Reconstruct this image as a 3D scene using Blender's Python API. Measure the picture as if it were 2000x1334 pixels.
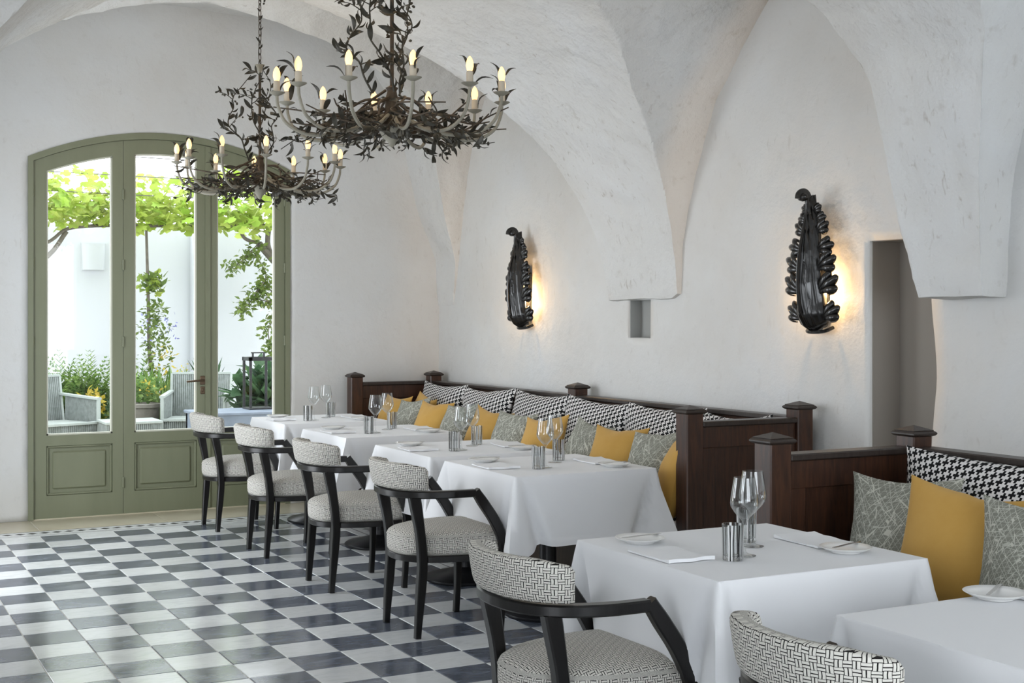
import bpy, bmesh, math, random
from mathutils import Vector, Matrix, Euler, noise

# ------------------------------------------------------------------ clean
for o in list(bpy.data.objects):
    bpy.data.objects.remove(o, do_unlink=True)
scn = bpy.context.scene
COL = scn.collection
R = math.radians
PI = math.pi
rnd = random.Random(7)

# ------------------------------------------------------------------ camera
EYE = 1.525
cam_d = bpy.data.cameras.new('camera')
cam = bpy.data.objects.new('camera', cam_d)
COL.objects.link(cam)
cam.location = (0, 0, EYE)
cam.rotation_euler = (R(90), 0, -R(27.73))
cam_d.sensor_width = 36.0
cam_d.lens = 2570.0 * 36.0 / 2000.0
cam_d.shift_y = -(667.0 - 623.7) / 2000.0
cam_d.clip_start = 0.05
scn.camera = cam

# ------------------------------------------------------------------ world, daylight, exposure
SKY = 5.2
world = bpy.data.worlds.new('sky')
scn.world = world
world.use_nodes = True
bg = world.node_tree.nodes['Background']
bg.inputs[0].default_value = (0.90, 0.945, 1.0, 1)
bg.inputs[1].default_value = SKY

def area(name, loc, rot, sx, sy, power, col):
    d = bpy.data.lights.new(name, 'AREA')
    d.shape = 'RECTANGLE'
    d.size = sx
    d.size_y = sy
    d.energy = power
    d.color = col
    o = bpy.data.objects.new(name, d)
    o.location = loc
    o.rotation_euler = rot
    COL.objects.link(o)
    return o

DAY = (0.90, 0.95, 1.0)
# daylight standing in the open arch of the left side; window and near-end lamps are added fill
area('daylight_arch', (0.05, 8.35, 1.45), (0, R(-90), 0), 2.1, 1.4, 42, DAY)
area('fill_left_opening', (0.05, 5.75, 1.75), (0, R(-90), 0), 1.4, 1.3, 6, DAY)  # added lamp in an unseen opening, brightens faces turned left
area('fill_near_end', (2.3, -2.8, 1.7), (R(90), 0, 0), 3.2, 2.2, 80, (0.86, 0.93, 1.0))  # fill lamp added behind the camera to brighten the foreground

# light paths: enough for a bright white room, no noisy caustics
scn.cycles.max_bounces = 8
scn.cycles.diffuse_bounces = 4
scn.cycles.glossy_bounces = 3
scn.cycles.caustics_reflective = False
scn.cycles.caustics_refractive = False

vs = scn.view_settings
vs.view_transform = 'Standard'
vs.look = 'None'
vs.exposure = -0.08
vs.gamma = 1.0
vs.use_curve_mapping = False

# ------------------------------------------------------------------ helpers
def lin(c):
    return c / 12.92 if c <= 0.04045 else ((c + 0.055) / 1.055) ** 2.4

def rgb(r, g, b):
    return (lin(r / 255), lin(g / 255), lin(b / 255), 1.0)

class NT:
    def __init__(self, name):
        self.m = bpy.data.materials.new(name)
        self.m.use_nodes = True
        self.t = self.m.node_tree
        self.n = self.t.nodes
        self.b = self.n['Principled BSDF']
        self.out = self.n['Material Output']
    def new(self, typ, **kw):
        nd = self.n.new(typ)
        for k, v in kw.items():
            setattr(nd, k, v)
        return nd
    def link(self, a, b):
        self.t.links.new(a, b)
    def math(self, op, a, b=None):
        nd = self.new('ShaderNodeMath', operation=op)
        for i, v in enumerate((a, b)):
            if v is None:
                continue
            if isinstance(v, (int, float)):
                nd.inputs[i].default_value = v
            else:
                self.link(v, nd.inputs[i])
        return nd.outputs[0]
    def mix(self, fac, a, b):
        nd = self.new('ShaderNodeMix', data_type='RGBA')
        for sock, v in ((nd.inputs[0], fac), (nd.inputs[6], a), (nd.inputs[7], b)):
            if isinstance(v, (int, float, tuple)):
                sock.default_value = v
            else:
                self.link(v, sock)
        return nd.outputs[2]
    def coords(self, kind):
        if kind == 'world':
            return self.new('ShaderNodeNewGeometry').outputs['Position']
        tc = self.new('ShaderNodeTexCoord')
        return tc.outputs['UV' if kind == 'uv' else 'Object']
    def noise(self, co, scale, detail=4, rough=0.55, stretch=None, dist=0.0):
        if stretch:
            mp = self.new('ShaderNodeMapping')
            mp.inputs['Scale'].default_value = stretch
            self.link(co, mp.inputs[0])
            co = mp.outputs[0]
        nd = self.new('ShaderNodeTexNoise')
        nd.inputs['Scale'].default_value = scale
        nd.inputs['Detail'].default_value = detail
        nd.inputs['Roughness'].default_value = rough
        nd.inputs['Distortion'].default_value = dist
        self.link(co, nd.inputs['Vector'])
        return nd.outputs['Fac']
    def ramp(self, fac, stops, interp='LINEAR'):
        nd = self.new('ShaderNodeValToRGB')
        cr = nd.color_ramp
        cr.interpolation = interp
        while len(cr.elements) < len(stops):
            cr.elements.new(0.5)
        for e, (p, c) in zip(cr.elements, stops):
            e.position = p
            e.color = c if isinstance(c, tuple) else (c, c, c, 1)
        self.link(fac, nd.inputs[0])
        return nd.outputs[0]
    def bump(self, h, strength=0.3, dist=0.01, prev=None):
        nd = self.new('ShaderNodeBump')
        nd.inputs['Strength'].default_value = strength
        nd.inputs['Distance'].default_value = dist
        self.link(h, nd.inputs['Height'])
        if prev is not None:
            self.link(prev, nd.inputs['Normal'])
        self.link(nd.outputs[0], self.b.inputs['Normal'])
        return nd.outputs[0]
    def base(self, c):
        if isinstance(c, tuple):
            self.b.inputs['Base Color'].default_value = c
        else:
            self.link(c, self.b.inputs['Base Color'])
    def set(self, **kw):
        names = dict(rough='Roughness', metal='Metallic', spec='Specular IOR Level', coat='Coat Weight',
                     sheen='Sheen Weight', trans='Transmission Weight', sub='Subsurface Weight')
        for k, v in kw.items():
            self.b.inputs[names[k]].default_value = v

def plain(name, col, rough=0.6, metal=0.0, spec=0.5, var=None, bump=None, coat=0.0, co='obj', sheen=0.0):
    k = NT(name)
    k.set(rough=rough, metal=metal, spec=spec, coat=coat, sheen=sheen)
    k.base(col)
    if var or bump:
        c = k.coords(co)
        if var:
            col2, scale, stretch = var
            f = k.noise(c, scale, 5, 0.6, stretch)
            f = k.ramp(f, [(0.3, 0.0), (0.7, 1.0)])
            k.base(k.mix(f, col, col2))
        if bump:
            scale, strength, dist = bump
            k.bump(k.noise(c, scale, 4), strength, dist)
    return k.m

# ---- plaster
def plaster(name, rough_amt):
    k = NT(name)
    k.set(rough=0.85, spec=0.15)
    c = k.coords('world')
    big = k.noise(c, 0.8, 5, 0.6)
    col = k.ramp(big, [(0.3, rgb(206, 204, 200)), (0.5, rgb(212, 212, 210)), (0.7, rgb(215, 217, 218))])
    fine = k.noise(c, 11, 3, 0.65)
    col = k.mix(k.ramp(fine, [(0.25, 0.32 * rough_amt), (0.40, 0.0)]), col, rgb(172, 167, 158))
    mask = k.ramp(k.noise(c, 1.7, 3), [(0.42, 0.0), (0.62, 1.0)])
    pit = k.ramp(k.noise(c, 26, 2, 0.6, (1, 1, 0.45), 0.6), [(0.24, 0.0), (0.38, 1.0)])
    # small old chips in the lime coat, only in patches
    chips = k.math('MULTIPLY', k.math('SUBTRACT', 1.0, pit), mask)
    col = k.mix(k.math('MULTIPLY', chips, 0.5 * rough_amt), col, rgb(150, 140, 128))
    k.base(col)
    k.bump(k.math('ADD', k.math('MULTIPLY', k.noise(c, 3.2, 2), 0.042), k.math('MULTIPLY', k.noise(c, 15, 3, 0.65), 0.012)), rough_amt, 1.0)
    return k.m

MAT = {}
MAT['plaster'] = plaster('lime_plaster_wall', 0.4)
MAT['vault'] = plaster('lime_plaster_vault', 1.0)
MAT['recess'] = plain('recess_taupe', rgb(150, 144, 137), 0.9, spec=0.1, bump=(5, 0.2, 0.02), co='world')
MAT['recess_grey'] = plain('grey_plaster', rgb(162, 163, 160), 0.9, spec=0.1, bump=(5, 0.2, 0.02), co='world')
MAT['garden_white'] = plain('whitewash', rgb(196, 199, 204), 0.9, spec=0.1, bump=(6, 0.15, 0.01), co='world')

# ---- floor
def marble(name, c1, c2, c3):
    k = NT(name)
    k.set(rough=0.1, spec=0.95)
    c = k.coords('world')
    info = k.new('ShaderNodeObjectInfo')
    big = k.noise(c, 5, 5, 0.6, (1.0, 3.0, 1.0), 1.2)
    col = k.ramp(big, [(0.28, c1), (0.5, c2), (0.72, c3)])
    vein = k.noise(c, 22, 5, 0.7, (0.35, 1.6, 1.0), 1.5)
    col = k.mix(k.ramp(vein, [(0.3, 0.5), (0.42, 0.0)]), col, c3)
    br = k.math('ADD', k.math('MULTIPLY', info.outputs['Random'], 0.26), 0.86)
    hs = k.new('ShaderNodeHueSaturation')
    k.link(br, hs.inputs['Value'])
    k.link(col, hs.inputs['Color'])
    k.base(hs.outputs[0])
    rg = k.ramp(k.noise(c, 9, 3), [(0.3, 0.13), (0.7, 0.22)])
    k.link(rg, k.b.inputs['Roughness'])
    return k.m

MAT['tile_light'] = marble('marble_light', rgb(211, 214, 214), rgb(223, 226, 227), rgb(203, 207, 209))
MAT['tile_dark'] = marble('marble_grey', rgb(74, 80, 92), rgb(90, 97, 110), rgb(120, 127, 141))
MAT['grout'] = plain('grout', rgb(196, 194, 186), 0.8)
MAT['cream_stone'] = plain('cream_stone', rgb(206, 200, 180), 0.28, var=(rgb(188, 178, 155), 3.0, None), bump=(12, 0.1, 0.005), co='world')
MAT['slate_inlay'] = plain('slate_inlay', rgb(58, 58, 62), 0.35)

# ---- joinery
def wood(name, c1, c2, rough, stretch=(8, 8, 0.8)):
    k = NT(name)
    k.set(rough=rough, spec=0.45)
    c = k.coords('obj')
    f = k.noise(c, 6, 6, 0.65, stretch, 0.8)
    k.base(k.mix(k.ramp(f, [(0.35, 0.0), (0.65, 1.0)]), c1, c2))
    k.bump(f, 0.08, 0.003)
    return k.m

MAT['mahogany'] = wood('mahogany', rgb(46, 29, 21), rgb(72, 45, 31), 0.34)
MAT['mahogany_dark'] = wood('mahogany_rail', rgb(42, 34, 30), rgb(56, 47, 42), 0.36)
MAT['black_wood'] = wood('black_lacquered_wood', rgb(16, 15, 15), rgb(26, 24, 23), 0.3)
MAT['green_paint'] = plain('sage_green_paint', rgb(128, 132, 108), 0.45, var=(rgb(120, 124, 100), 2.0, (3, 3, 0.5)), bump=(30, 0.05, 0.002))
MAT['bead'] = plain('glazing_bead_lit', rgb(205, 205, 190), 0.5)  # pale colour stands in for outdoor light caught on the bead edges
MAT['bronze'] = plain('aged_bronze', rgb(104, 88, 72), 0.38, metal=0.8)
MAT['iron_dark'] = plain('dark_iron', rgb(34, 34, 36), 0.35, metal=0.3)

# ---- textiles
MAT['linen'] = plain('white_linen', rgb(232, 233, 235), 0.85, spec=0.15, bump=(420, 0.05, 0.001), sheen=0.1)
MAT['ochre'] = plain('ochre_linen', rgb(196, 156, 84), 0.85, spec=0.15, var=(rgb(184, 143, 70), 4.0, None), bump=(300, 0.12, 0.001), sheen=0.15)

def weave_mat(name, scale):
    # basket weave: short black dashes, alternately upright and lying, on ivory
    k = NT(name)
    k.set(rough=0.85, spec=0.15)
    sx = k.new('ShaderNodeSeparateXYZ')
    uv = k.coords('uv')
    wob = k.new('ShaderNodeTexNoise')
    wob.inputs['Scale'].default_value = 30
    k.link(uv, wob.inputs['Vector'])
    sc = k.new('ShaderNodeVectorMath', operation='SCALE')
    k.link(uv, sc.inputs[0])
    sc.inputs['Scale'].default_value = scale
    off = k.new('ShaderNodeVectorMath', operation='MULTIPLY_ADD')
    k.link(wob.outputs['Color'], off.inputs[0])
    off.inputs[1].default_value = (0.35, 0.35, 0)
    k.link(sc.outputs[0], off.inputs[2])
    k.link(off.outputs[0], sx.inputs[0])
    u, v = sx.outputs[0], sx.outputs[1]
    iu, iv = k.math('FLOOR', u), k.math('FLOOR', v)
    fu, fv = k.math('FRACT', u), k.math('FRACT', v)
    par = k.math('PINGPONG', k.math('ADD', iu, iv), 1.0)
    def line(w, c, half):
        return k.math('LESS_THAN', k.math('ABSOLUTE', k.math('SUBTRACT', w, c)), half)
    du = k.math('MAXIMUM', k.math('MAXIMUM', line(fu, 0.0, 0.1), line(fu, 1.0, 0.06)), line(fu, 0.5, 0.075))
    dv = k.math('MAXIMUM', k.math('MAXIMUM', line(fv, 0.0, 0.1), line(fv, 1.0, 0.06)), line(fv, 0.5, 0.075))
    m = k.math('ADD', k.math('MULTIPLY', par, du), k.math('MULTIPLY', k.math('SUBTRACT', 1.0, par), dv))
    k.base(k.mix(m, rgb(214, 211, 203), rgb(34, 32, 31)))
    k.bump(k.math('SUBTRACT', 1.0, m), 0.3, 0.002)
    return k.m

MAT['weave'] = weave_mat('ivory_basket_weave', 62)

def cross_mat(name, scale):
    # black greek crosses on white, each row shifted (lattice (3,1),(-1,3))
    k = NT(name)
    k.set(rough=0.85, spec=0.15)
    sx = k.new('ShaderNodeSeparateXYZ')
    k.link(k.coords('uv'), sx.inputs[0])
    i = k.math('FLOOR', k.math('MULTIPLY', sx.outputs[0], scale))
    j = k.math('FLOOR', k.math('MULTIPLY', sx.outputs[1], scale))
    kk = k.math('ADD', k.math('SUBTRACT', i, k.math('MULTIPLY', j, 3.0)), 6000.5)
    kk = k.math('DIVIDE', k.math('MODULO', kk, 10.0), 10.0)
    W, K = rgb(222, 220, 219), rgb(20, 20, 22)
    k.base(k.ramp(kk, [(0.0, K), (0.2, W), (0.3, K), (0.4, W), (0.7, K), (0.8, W), (0.9, K)], 'CONSTANT'))
    k.bump(k.noise(k.coords('uv'), 300, 2), 0.1, 0.001)
    return k.m

MAT['crosses'] = cross_mat('black_cross_print', 90)
MAT['crosses_fine'] = cross_mat('black_cross_print_booth', 90)

def scribble_mat(name):
    k = NT(name)
    k.set(rough=0.85, spec=0.15)
    uv = k.coords('uv')
    def lines(angle, sx, sy, seed):
        mp = k.new('ShaderNodeMapping')
        mp.inputs['Rotation'].default_value = (0, 0, R(angle))
        mp.inputs['Location'].default_value = (seed, seed * 0.7, 0)
        k.link(uv, mp.inputs[0])
        mp2 = k.new('ShaderNodeMapping')
        mp2.inputs['Scale'].default_value = (sx, sy, 1)
        k.link(mp.outputs[0], mp2.inputs[0])
        vo = k.new('ShaderNodeTexVoronoi', feature='DISTANCE_TO_EDGE')
        vo.inputs['Scale'].default_value = 1.0
        k.link(mp2.outputs[0], vo.inputs['Vector'])
        return k.math('LESS_THAN', vo.outputs['Distance'], 0.022)
    a = lines(32, 46, 5, 0.1)
    b = lines(-40, 40, 5, 3.7)
    c = lines(75, 60, 9, 8.3)
    m = k.math('MAXIMUM', a, k.math('MAXIMUM', b, k.math('MULTIPLY', c, 0.7)))
    g = k.noise(uv, 60, 4)
    col = k.mix(g, rgb(116, 117, 108), rgb(142, 143, 133))
    k.base(k.mix(k.math('MULTIPLY', m, 0.8), col, rgb(204, 204, 193)))
    k.bump(m, 0.2, 0.001)
    return k.m

MAT['scribble'] = scribble_mat('grey_scribble_weave')

# ---- tableware
MAT['porcelain'] = plain('white_porcelain', rgb(240, 240, 238), 0.2, spec=0.4)
MAT['steel'] = plain('polished_steel', rgb(200, 200, 200), 0.15, metal=1.0)

def glass_mat(name, tint, base=0.05, rough=0.02, power=4.5):
    k = NT(name)
    k.n.remove(k.b)
    tr = k.new('ShaderNodeBsdfTransparent')
    tr.inputs[0].default_value = tint
    gl = k.new('ShaderNodeBsdfGlossy')
    gl.inputs['Roughness'].default_value = rough
    lw = k.new('ShaderNodeLayerWeight')
    lw.inputs[0].default_value = 0.5
    f = k.math('ADD', k.math('MULTIPLY', k.math('POWER', lw.outputs['Facing'], power), 0.85), base)
    mx = k.new('ShaderNodeMixShader')
    k.link(f, mx.inputs[0])
    k.link(tr.outputs[0], mx.inputs[1])
    k.link(gl.outputs[0], mx.inputs[2])
    k.link(mx.outputs[0], k.out.inputs[0])
    return k, mx, f

MAT['glass'] = glass_mat('clear_glass', (0.97, 0.98, 0.98, 1), 0.05, 0.01, 2.4)[0].m
MAT['pane'] = glass_mat('window_glass', (0.985, 0.995, 0.99, 1), 0.02, 0.01, 5.0)[0].m

def striped_glass():
    k, mx, f = glass_mat('tumbler_glass', (0.95, 0.96, 0.96, 1), 0.07, 0.015, 3.0)
    sx = k.new('ShaderNodeSeparateXYZ')
    k.link(k.coords('uv'), sx.inputs[0])
    wv = k.math('ADD', sx.outputs[0], k.math('MULTIPLY', k.math('SINE', k.math('MULTIPLY', sx.outputs[1], 4.0)), 0.005))
    fr = k.math('FRACT', k.math('MULTIPLY', k.math('ADD', wv, k.math('MULTIPLY', k.math('SINE', k.math('MULTIPLY', sx.outputs[0], 37.0)), 0.02)), 9.0))
    fr2 = k.math('FRACT', k.math('MULTIPLY', wv, 5.0))
    blk = k.math('LESS_THAN', fr, 0.16)
    wht = k.math('LESS_THAN', fr2, 0.17)
    pr = k.new('ShaderNodeBsdfPrincipled')
    pr.inputs['Roughness'].default_value = 0.2
    k.link(k.mix(blk, rgb(225, 225, 225), rgb(22, 22, 24)), pr.inputs['Base Color'])
    m2 = k.new('ShaderNodeMixShader')
    k.link(k.math('MAXIMUM', blk, wht), m2.inputs[0])
    k.link(mx.outputs[0], m2.inputs[1])
    k.link(pr.outputs[0], m2.inputs[2])
    k.link(m2.outputs[0], k.out.inputs[0])
    return k.m

MAT['tumbler'] = striped_glass()

# ---- lamps
MAT['lamp_brown'] = plain('rusty_brown_iron', rgb(84, 70, 54), 0.6, metal=0.2, var=(rgb(54, 46, 36), 20, None))
MAT['lamp_leaf'] = plain('dark_iron_leaf', rgb(58, 54, 42), 0.5, metal=0.2, var=(rgb(40, 38, 30), 30, None))
MAT['lamp_ivory'] = plain('ivory_painted_iron', rgb(156, 152, 138), 0.55, var=(rgb(132, 128, 114), 12, None))
MAT['candle'] = plain('candle_sleeve', rgb(196, 184, 164), 0.6)
MAT['sconce_black'] = plain('black_glazed_ceramic', rgb(26, 25, 24), 0.22, spec=0.6, bump=(40, 0.15, 0.004))

def emit(name, col, s):
    k = NT(name)
    k.base((0.8, 0.7, 0.5, 1))
    k.b.inputs['Emission Color'].default_value = col
    k.b.inputs['Emission Strength'].default_value = s
    return k.m

MAT['bulb'] = emit('candle_bulb_glow', (1.0, 0.60, 0.24, 1), 1.5)
MAT['filament'] = emit('bulb_filament', (1.0, 0.80, 0.48, 1), 9.0)
MAT['sconce_bulb'] = emit('sconce_bulb_glow', (1.0, 0.68, 0.32, 1), 20.0)

# ---- garden
def leaf_mat(name, c1, c2):
    k = NT(name)
    k.set(rough=0.5, spec=0.3)
    info = k.new('ShaderNodeNewGeometry')
    k.base(k.mix(info.outputs['Random Per Island'], c1, c2))
    tl = k.new('ShaderNodeBsdfTranslucent')
    k.link(k.mix(info.outputs['Random Per Island'], c1, c2), tl.inputs[0])
    mx = k.new('ShaderNodeMixShader')
    mx.inputs[0].default_value = 0.45
    k.link(k.b.outputs[0], mx.inputs[1])
    k.link(tl.outputs[0], mx.inputs[2])
    k.link(mx.outputs[0], k.out.inputs[0])
    return k.m

MAT['vine_leaf'] = leaf_mat('grape_leaf', rgb(136, 160, 62), rgb(176, 190, 94))
MAT['vine_leaf_b'] = leaf_mat('grape_leaf_deep', rgb(120, 158, 62), rgb(168, 196, 84))
MAT['olive_leaf'] = leaf_mat('olive_green_leaf', rgb(90, 112, 54), rgb(128, 146, 76))
MAT['shrub_leaf'] = leaf_mat('shrub_green_leaf', rgb(86, 120, 62), rgb(142, 166, 92))
MAT['dark_leaf'] = leaf_mat('deep_green_leaf', rgb(46, 72, 48), rgb(82, 110, 76))
MAT['yellow_leaf'] = leaf_mat('yellow_leaf', rgb(182, 160, 62), rgb(206, 190, 88))
MAT['blue_flower'] = leaf_mat('blue_flower', rgb(120, 120, 190), rgb(160, 160, 210))
MAT['bark'] = plain('grey_bark', rgb(112, 106, 96), 0.9, var=(rgb(82, 76, 68), 14, None), bump=(25, 0.5, 0.02))
MAT['wicker'] = plain('grey_wicker', rgb(132, 138, 135), 0.8, var=(rgb(104, 110, 106), 18, None))
MAT['wicker_frame'] = plain('pale_wicker_frame', rgb(150, 157, 152), 0.7)
MAT['paving'] = plain('garden_paving', rgb(188, 182, 168), 0.85, var=(rgb(165, 158, 142), 2.0, None), co='world')
MAT['terracotta'] = plain('weathered_pot', rgb(126, 122, 112), 0.85, var=(rgb(100, 97, 88), 9, None))
MAT['zinc'] = plain('blue_grey_zinc', rgb(112, 122, 136), 0.45, var=(rgb(94, 104, 118), 5, None))
MAT['wire'] = plain('pergola_wire', rgb(90, 90, 90), 0.5, metal=0.5)

# ------------------------------------------------------------------ object helpers
def link(o, parent=None):
    COL.objects.link(o)
    if parent is not None:
        o.parent = parent
    return o

def tag(o, label=None, cat=None, group=None, kind=None):
    if label: o['label'] = label
    if cat: o['category'] = cat
    if group: o['group'] = group
    if kind: o['kind'] = kind
    return o

def thing(name, label, cat, loc=(0, 0, 0), rz=0.0, group=None):
    o = bpy.data.objects.new(name, None)
    o.empty_display_size = 0.1
    o.location = loc
    o.rotation_euler = (0, 0, rz)
    link(o)
    return tag(o, label, cat, group)

def mesh_data(name, vf, mat, smooth=True, angle=40):
    verts, faces = vf[0], vf[1]
    uvs = vf[2] if len(vf) > 2 else None
    me = bpy.data.meshes.new(name)
    me.from_pydata([tuple(v) for v in verts], [], faces)
    if uvs:
        ul = me.uv_layers.new(name='uv')
        for lp in me.loops:
            ul.data[lp.index].uv = uvs[lp.vertex_index]
    if mat is not None:
        me.materials.append(MAT[mat] if isinstance(mat, str) else mat)
    if smooth:
        me.polygons.foreach_set('use_smooth', [True] * len(me.polygons))
        me.set_sharp_from_angle(angle=R(angle))
    me.update()
    return me

def obj(name, vf, mat, parent=None, smooth=True, angle=40, loc=None, rot=None):
    me = vf if isinstance(vf, bpy.types.Mesh) else mesh_data(name, vf, mat, smooth, angle)
    o = bpy.data.objects.new(name, me)
    if loc is not None: o.location = loc
    if rot is not None: o.rotation_euler = rot
    return link(o, parent)

def copy_tree(src, parent=None):
    c = src.copy()
    COL.objects.link(c)
    c.parent = parent
    for ch in src.children:
        copy_tree(ch, c)
    return c

def join(*parts):
    V, F, U = [], [], []
    has = any(len(p) > 2 and p[2] for p in parts)
    for p in parts:
        n = len(V)
        V += [tuple(v) for v in p[0]]
        F += [tuple(i + n for i in f) for f in p[1]]
        if has:
            U += list(p[2]) if len(p) > 2 and p[2] else [(0, 0)] * len(p[0])
    return (V, F, U) if has else (V, F)

def xf(vf, m):
    return ([tuple(m @ Vector(v)) for v in vf[0]],) + tuple(vf[1:])

def box(x0, x1, y0, y1, z0, z1, bev=0.0):
    bm = bmesh.new()
    bmesh.ops.create_cube(bm, size=1)
    for v in bm.verts:
        v.co = Vector((x0 if v.co.x < 0 else x1, y0 if v.co.y < 0 else y1, z0 if v.co.z < 0 else z1))
    if bev > 0:
        bmesh.ops.bevel(bm, geom=list(bm.edges), offset=bev, segments=1, affect='EDGES', profile=0.5)
    bm.verts.index_update()
    vf = ([v.co.copy() for v in bm.verts], [[v.index for v in f.verts] for f in bm.faces])
    bm.free()
    return vf

def lathe(prof, n=24, cap=True):
    V, F, U = [], [], []
    m = len(prof)
    for i in range(n):
        a = 2 * PI * i / n
        for k, (r, z) in enumerate(prof):
            V.append((r * math.cos(a), r * math.sin(a), z))
            U.append((i / n if i <= n / 2 else 1 - i / n, z * 10))
    for i in range(n):
        j = (i + 1) % n
        for k in range(m - 1):
            F.append((i * m + k, j * m + k, j * m + k + 1, i * m + k + 1))
    if cap:
        if prof[0][0] > 1e-4: F.append(tuple(i * m for i in reversed(range(n))))
        if prof[-1][0] > 1e-4: F.append(tuple(i * m + m - 1 for i in range(n)))
    return (V, F, U)

def catmull(pts, sub=6):
    P = [Vector(p) for p in pts]
    P = [P[0] * 2 - P[1]] + P + [P[-1] * 2 - P[-2]]
    out = []
    for i in range(1, len(P) - 2):
        for s in range(sub):
            t = s / sub
            a, b, c, d = P[i - 1], P[i], P[i + 1], P[i + 2]
            out.append(0.5 * ((2 * b) + (c - a) * t + (2 * a - 5 * b + 4 * c - d) * t * t + (3 * b - a - 3 * c + d) * t ** 3))
    out.append(P[-2])
    return out

def frames(pts, up=None):
    T = []
    for i in range(len(pts)):
        a = pts[max(i - 1, 0)]
        b = pts[min(i + 1, len(pts) - 1)]
        T.append((b - a).normalized() if (b - a).length > 1e-9 else Vector((0, 0, 1)))
    N = []
    if up is not None:
        u = Vector(up)
        for t in T:
            s = t.cross(u)
            if s.length < 1e-4: s = t.cross(Vector((1, 0, 0.01)))
            N.append(s.normalized())
    else:
        s = T[0].cross(Vector((0.3, 0.2, 1))).normalized()
        for t in T:
            s = (s - t * s.dot(t))
            s = s.normalized() if s.length > 1e-6 else t.orthogonal().normalized()
            N.append(s)
    return T, N

def tube(pts, rad, n=6, caps=True):
    pts = [Vector(p) for p in pts]
    T, N = frames(pts)
    V, F = [], []
    for i, p in enumerate(pts):
        r = rad(i / (len(pts) - 1)) if callable(rad) else rad
        b = T[i].cross(N[i])
        for k in range(n):
            a = 2 * PI * k / n
            V.append(p + (N[i] * math.cos(a) + b * math.sin(a)) * r)
    for i in range(len(pts) - 1):
        for k in range(n):
            k2 = (k + 1) % n
            F.append((i * n + k, i * n + k2, (i + 1) * n + k2, (i + 1) * n + k))
    if caps:
        F.append(tuple(reversed(range(n))))
        F.append(tuple((len(pts) - 1) * n + k for k in range(n)))
    return (V, F)

def sweep(pts, size, up=(0, 0, 1), ch=0.22):
    """rectangular bar with chamfered edges; size(t)->(width,height)"""
    pts = [Vector(p) for p in pts]
    T, N = frames(pts, up)
    V, F = [], []
    for i, p in enumerate(pts):
        w, h = size(i / (len(pts) - 1)) if callable(size) else size
        w, h = w / 2, h / 2
        c = ch * min(w, h)
        b = N[i].cross(T[i])
        for (x, y) in ((w, h - c), (w - c, h), (-w + c, h), (-w, h - c), (-w, -h + c), (-w + c, -h), (w - c, -h), (w, -h + c)):
            V.append(p + N[i] * x + b * y)
    for i in range(len(pts) - 1):
        for k in range(8):
            k2 = (k + 1) % 8
            F.append((i * 8 + k, i * 8 + k2, (i + 1) * 8 + k2, (i + 1) * 8 + k))
    F.append(tuple(reversed(range(8))))
    F.append(tuple((len(pts) - 1) * 8 + k for k in range(8)))
    return (V, F)

def interp(t, tab):
    if t <= tab[0][0]: return tab[0][1]
    for (a, va), (b, vb) in zip(tab, tab[1:]):
        if t <= b:
            return va + (vb - va) * (t - a) / (b - a) if b > a else vb
    return tab[-1][1]

def sstep(a, b, x):
    t = min(max((x - a) / (b - a), 0), 1)
    return t * t * (3 - 2 * t)

def struct(o):
    o['kind'] = 'structure'
    return o

# ================================================================== ROOM SHELL
XL, XR = 0.13, 4.8       # the two long sides
YB = 10.51              # wall with the garden door
X0T, Y0T, TS = 1.116, 9.726, 0.25   # tile grid origin and size

# ------------------------------------------------------------------ floor
floor = struct(obj('floor', box(-2.5, 4.95, -3.2, 10.62, -0.06, -0.004), 'grout'))
tag(floor, 'floor of grey and white marble chequered tiles', None)
def tile_vf(x0, x1, y0, y1, top, g=0.0022, b=0.0018):
    x0 += g; x1 -= g; y0 += g; y1 -= g
    V = [(x0, y0, -0.004), (x1, y0, -0.004), (x1, y1, -0.004), (x0, y1, -0.004),
         (x0, y0, top - b), (x1, y0, top - b), (x1, y1, top - b), (x0, y1, top - b),
         (x0 + b, y0 + b, top), (x1 - b, y0 + b, top), (x1 - b, y1 - b, top), (x0 + b, y1 - b, top)]
    F = [(0, 1, 5, 4), (1, 2, 6, 5), (2, 3, 7, 6), (3, 0, 4, 7), (4, 5, 9, 8), (5, 6, 10, 9), (6, 7, 11, 10), (7, 4, 8, 11), (8, 9, 10, 11)]
    return (V, F)
tile_me = {}
for nm in ('light', 'dark'):
    tile_me[nm] = mesh_data('tile_' + nm, tile_vf(-TS / 2, TS / 2, -TS / 2, TS / 2, 0.0), 'tile_' + nm, smooth=False)
rest = {'light': [], 'dark': []}
cy, sy_ = math.cos(R(27.73)), math.sin(R(27.73))
cand = []
for i in range(-13, 9):
    for j in range(0, 51):
        x = X0T + (i + 0.5) * TS
        y = Y0T - (j + 0.5) * TS
        d = x * sy_ + y * cy
        kind = 'dark' if (i + j) % 2 else 'light'
        inview = False
        if d > 0.6:
            u = 1000 + 2570 * (x * cy - y * sy_) / d
            v = 623.7 + 2570 * EYE / d
            hidden = (x > 2.45 and y < 5.2) or (u > 1120)
            inview = -60 < u < 2050 and v < 1400 and not hidden
        cand.append((d if inview else 1e9, x, y, kind))
cand.sort(key=lambda c: c[0])
for q, (d, x, y, kind) in enumerate(cand):
    tilt = Euler((rnd.gauss(0, 0.0016), rnd.gauss(0, 0.0016), rnd.choice((0, 1, 2, 3)) * PI / 2))
    dz = -0.0008 - abs(rnd.gauss(0, 0.0003))
    if d < 1e8 and q < 300:
        o = obj('tile', tile_me[kind], None, floor, loc=(x, y, dz))
        o.rotation_euler = tilt
    else:
        m = Matrix.Translation((x, y, dz)) @ tilt.to_matrix().to_4x4()
        rest[kind].append(xf(tile_vf(-TS / 2, TS / 2, -TS / 2, TS / 2, 0.0), m))
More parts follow.
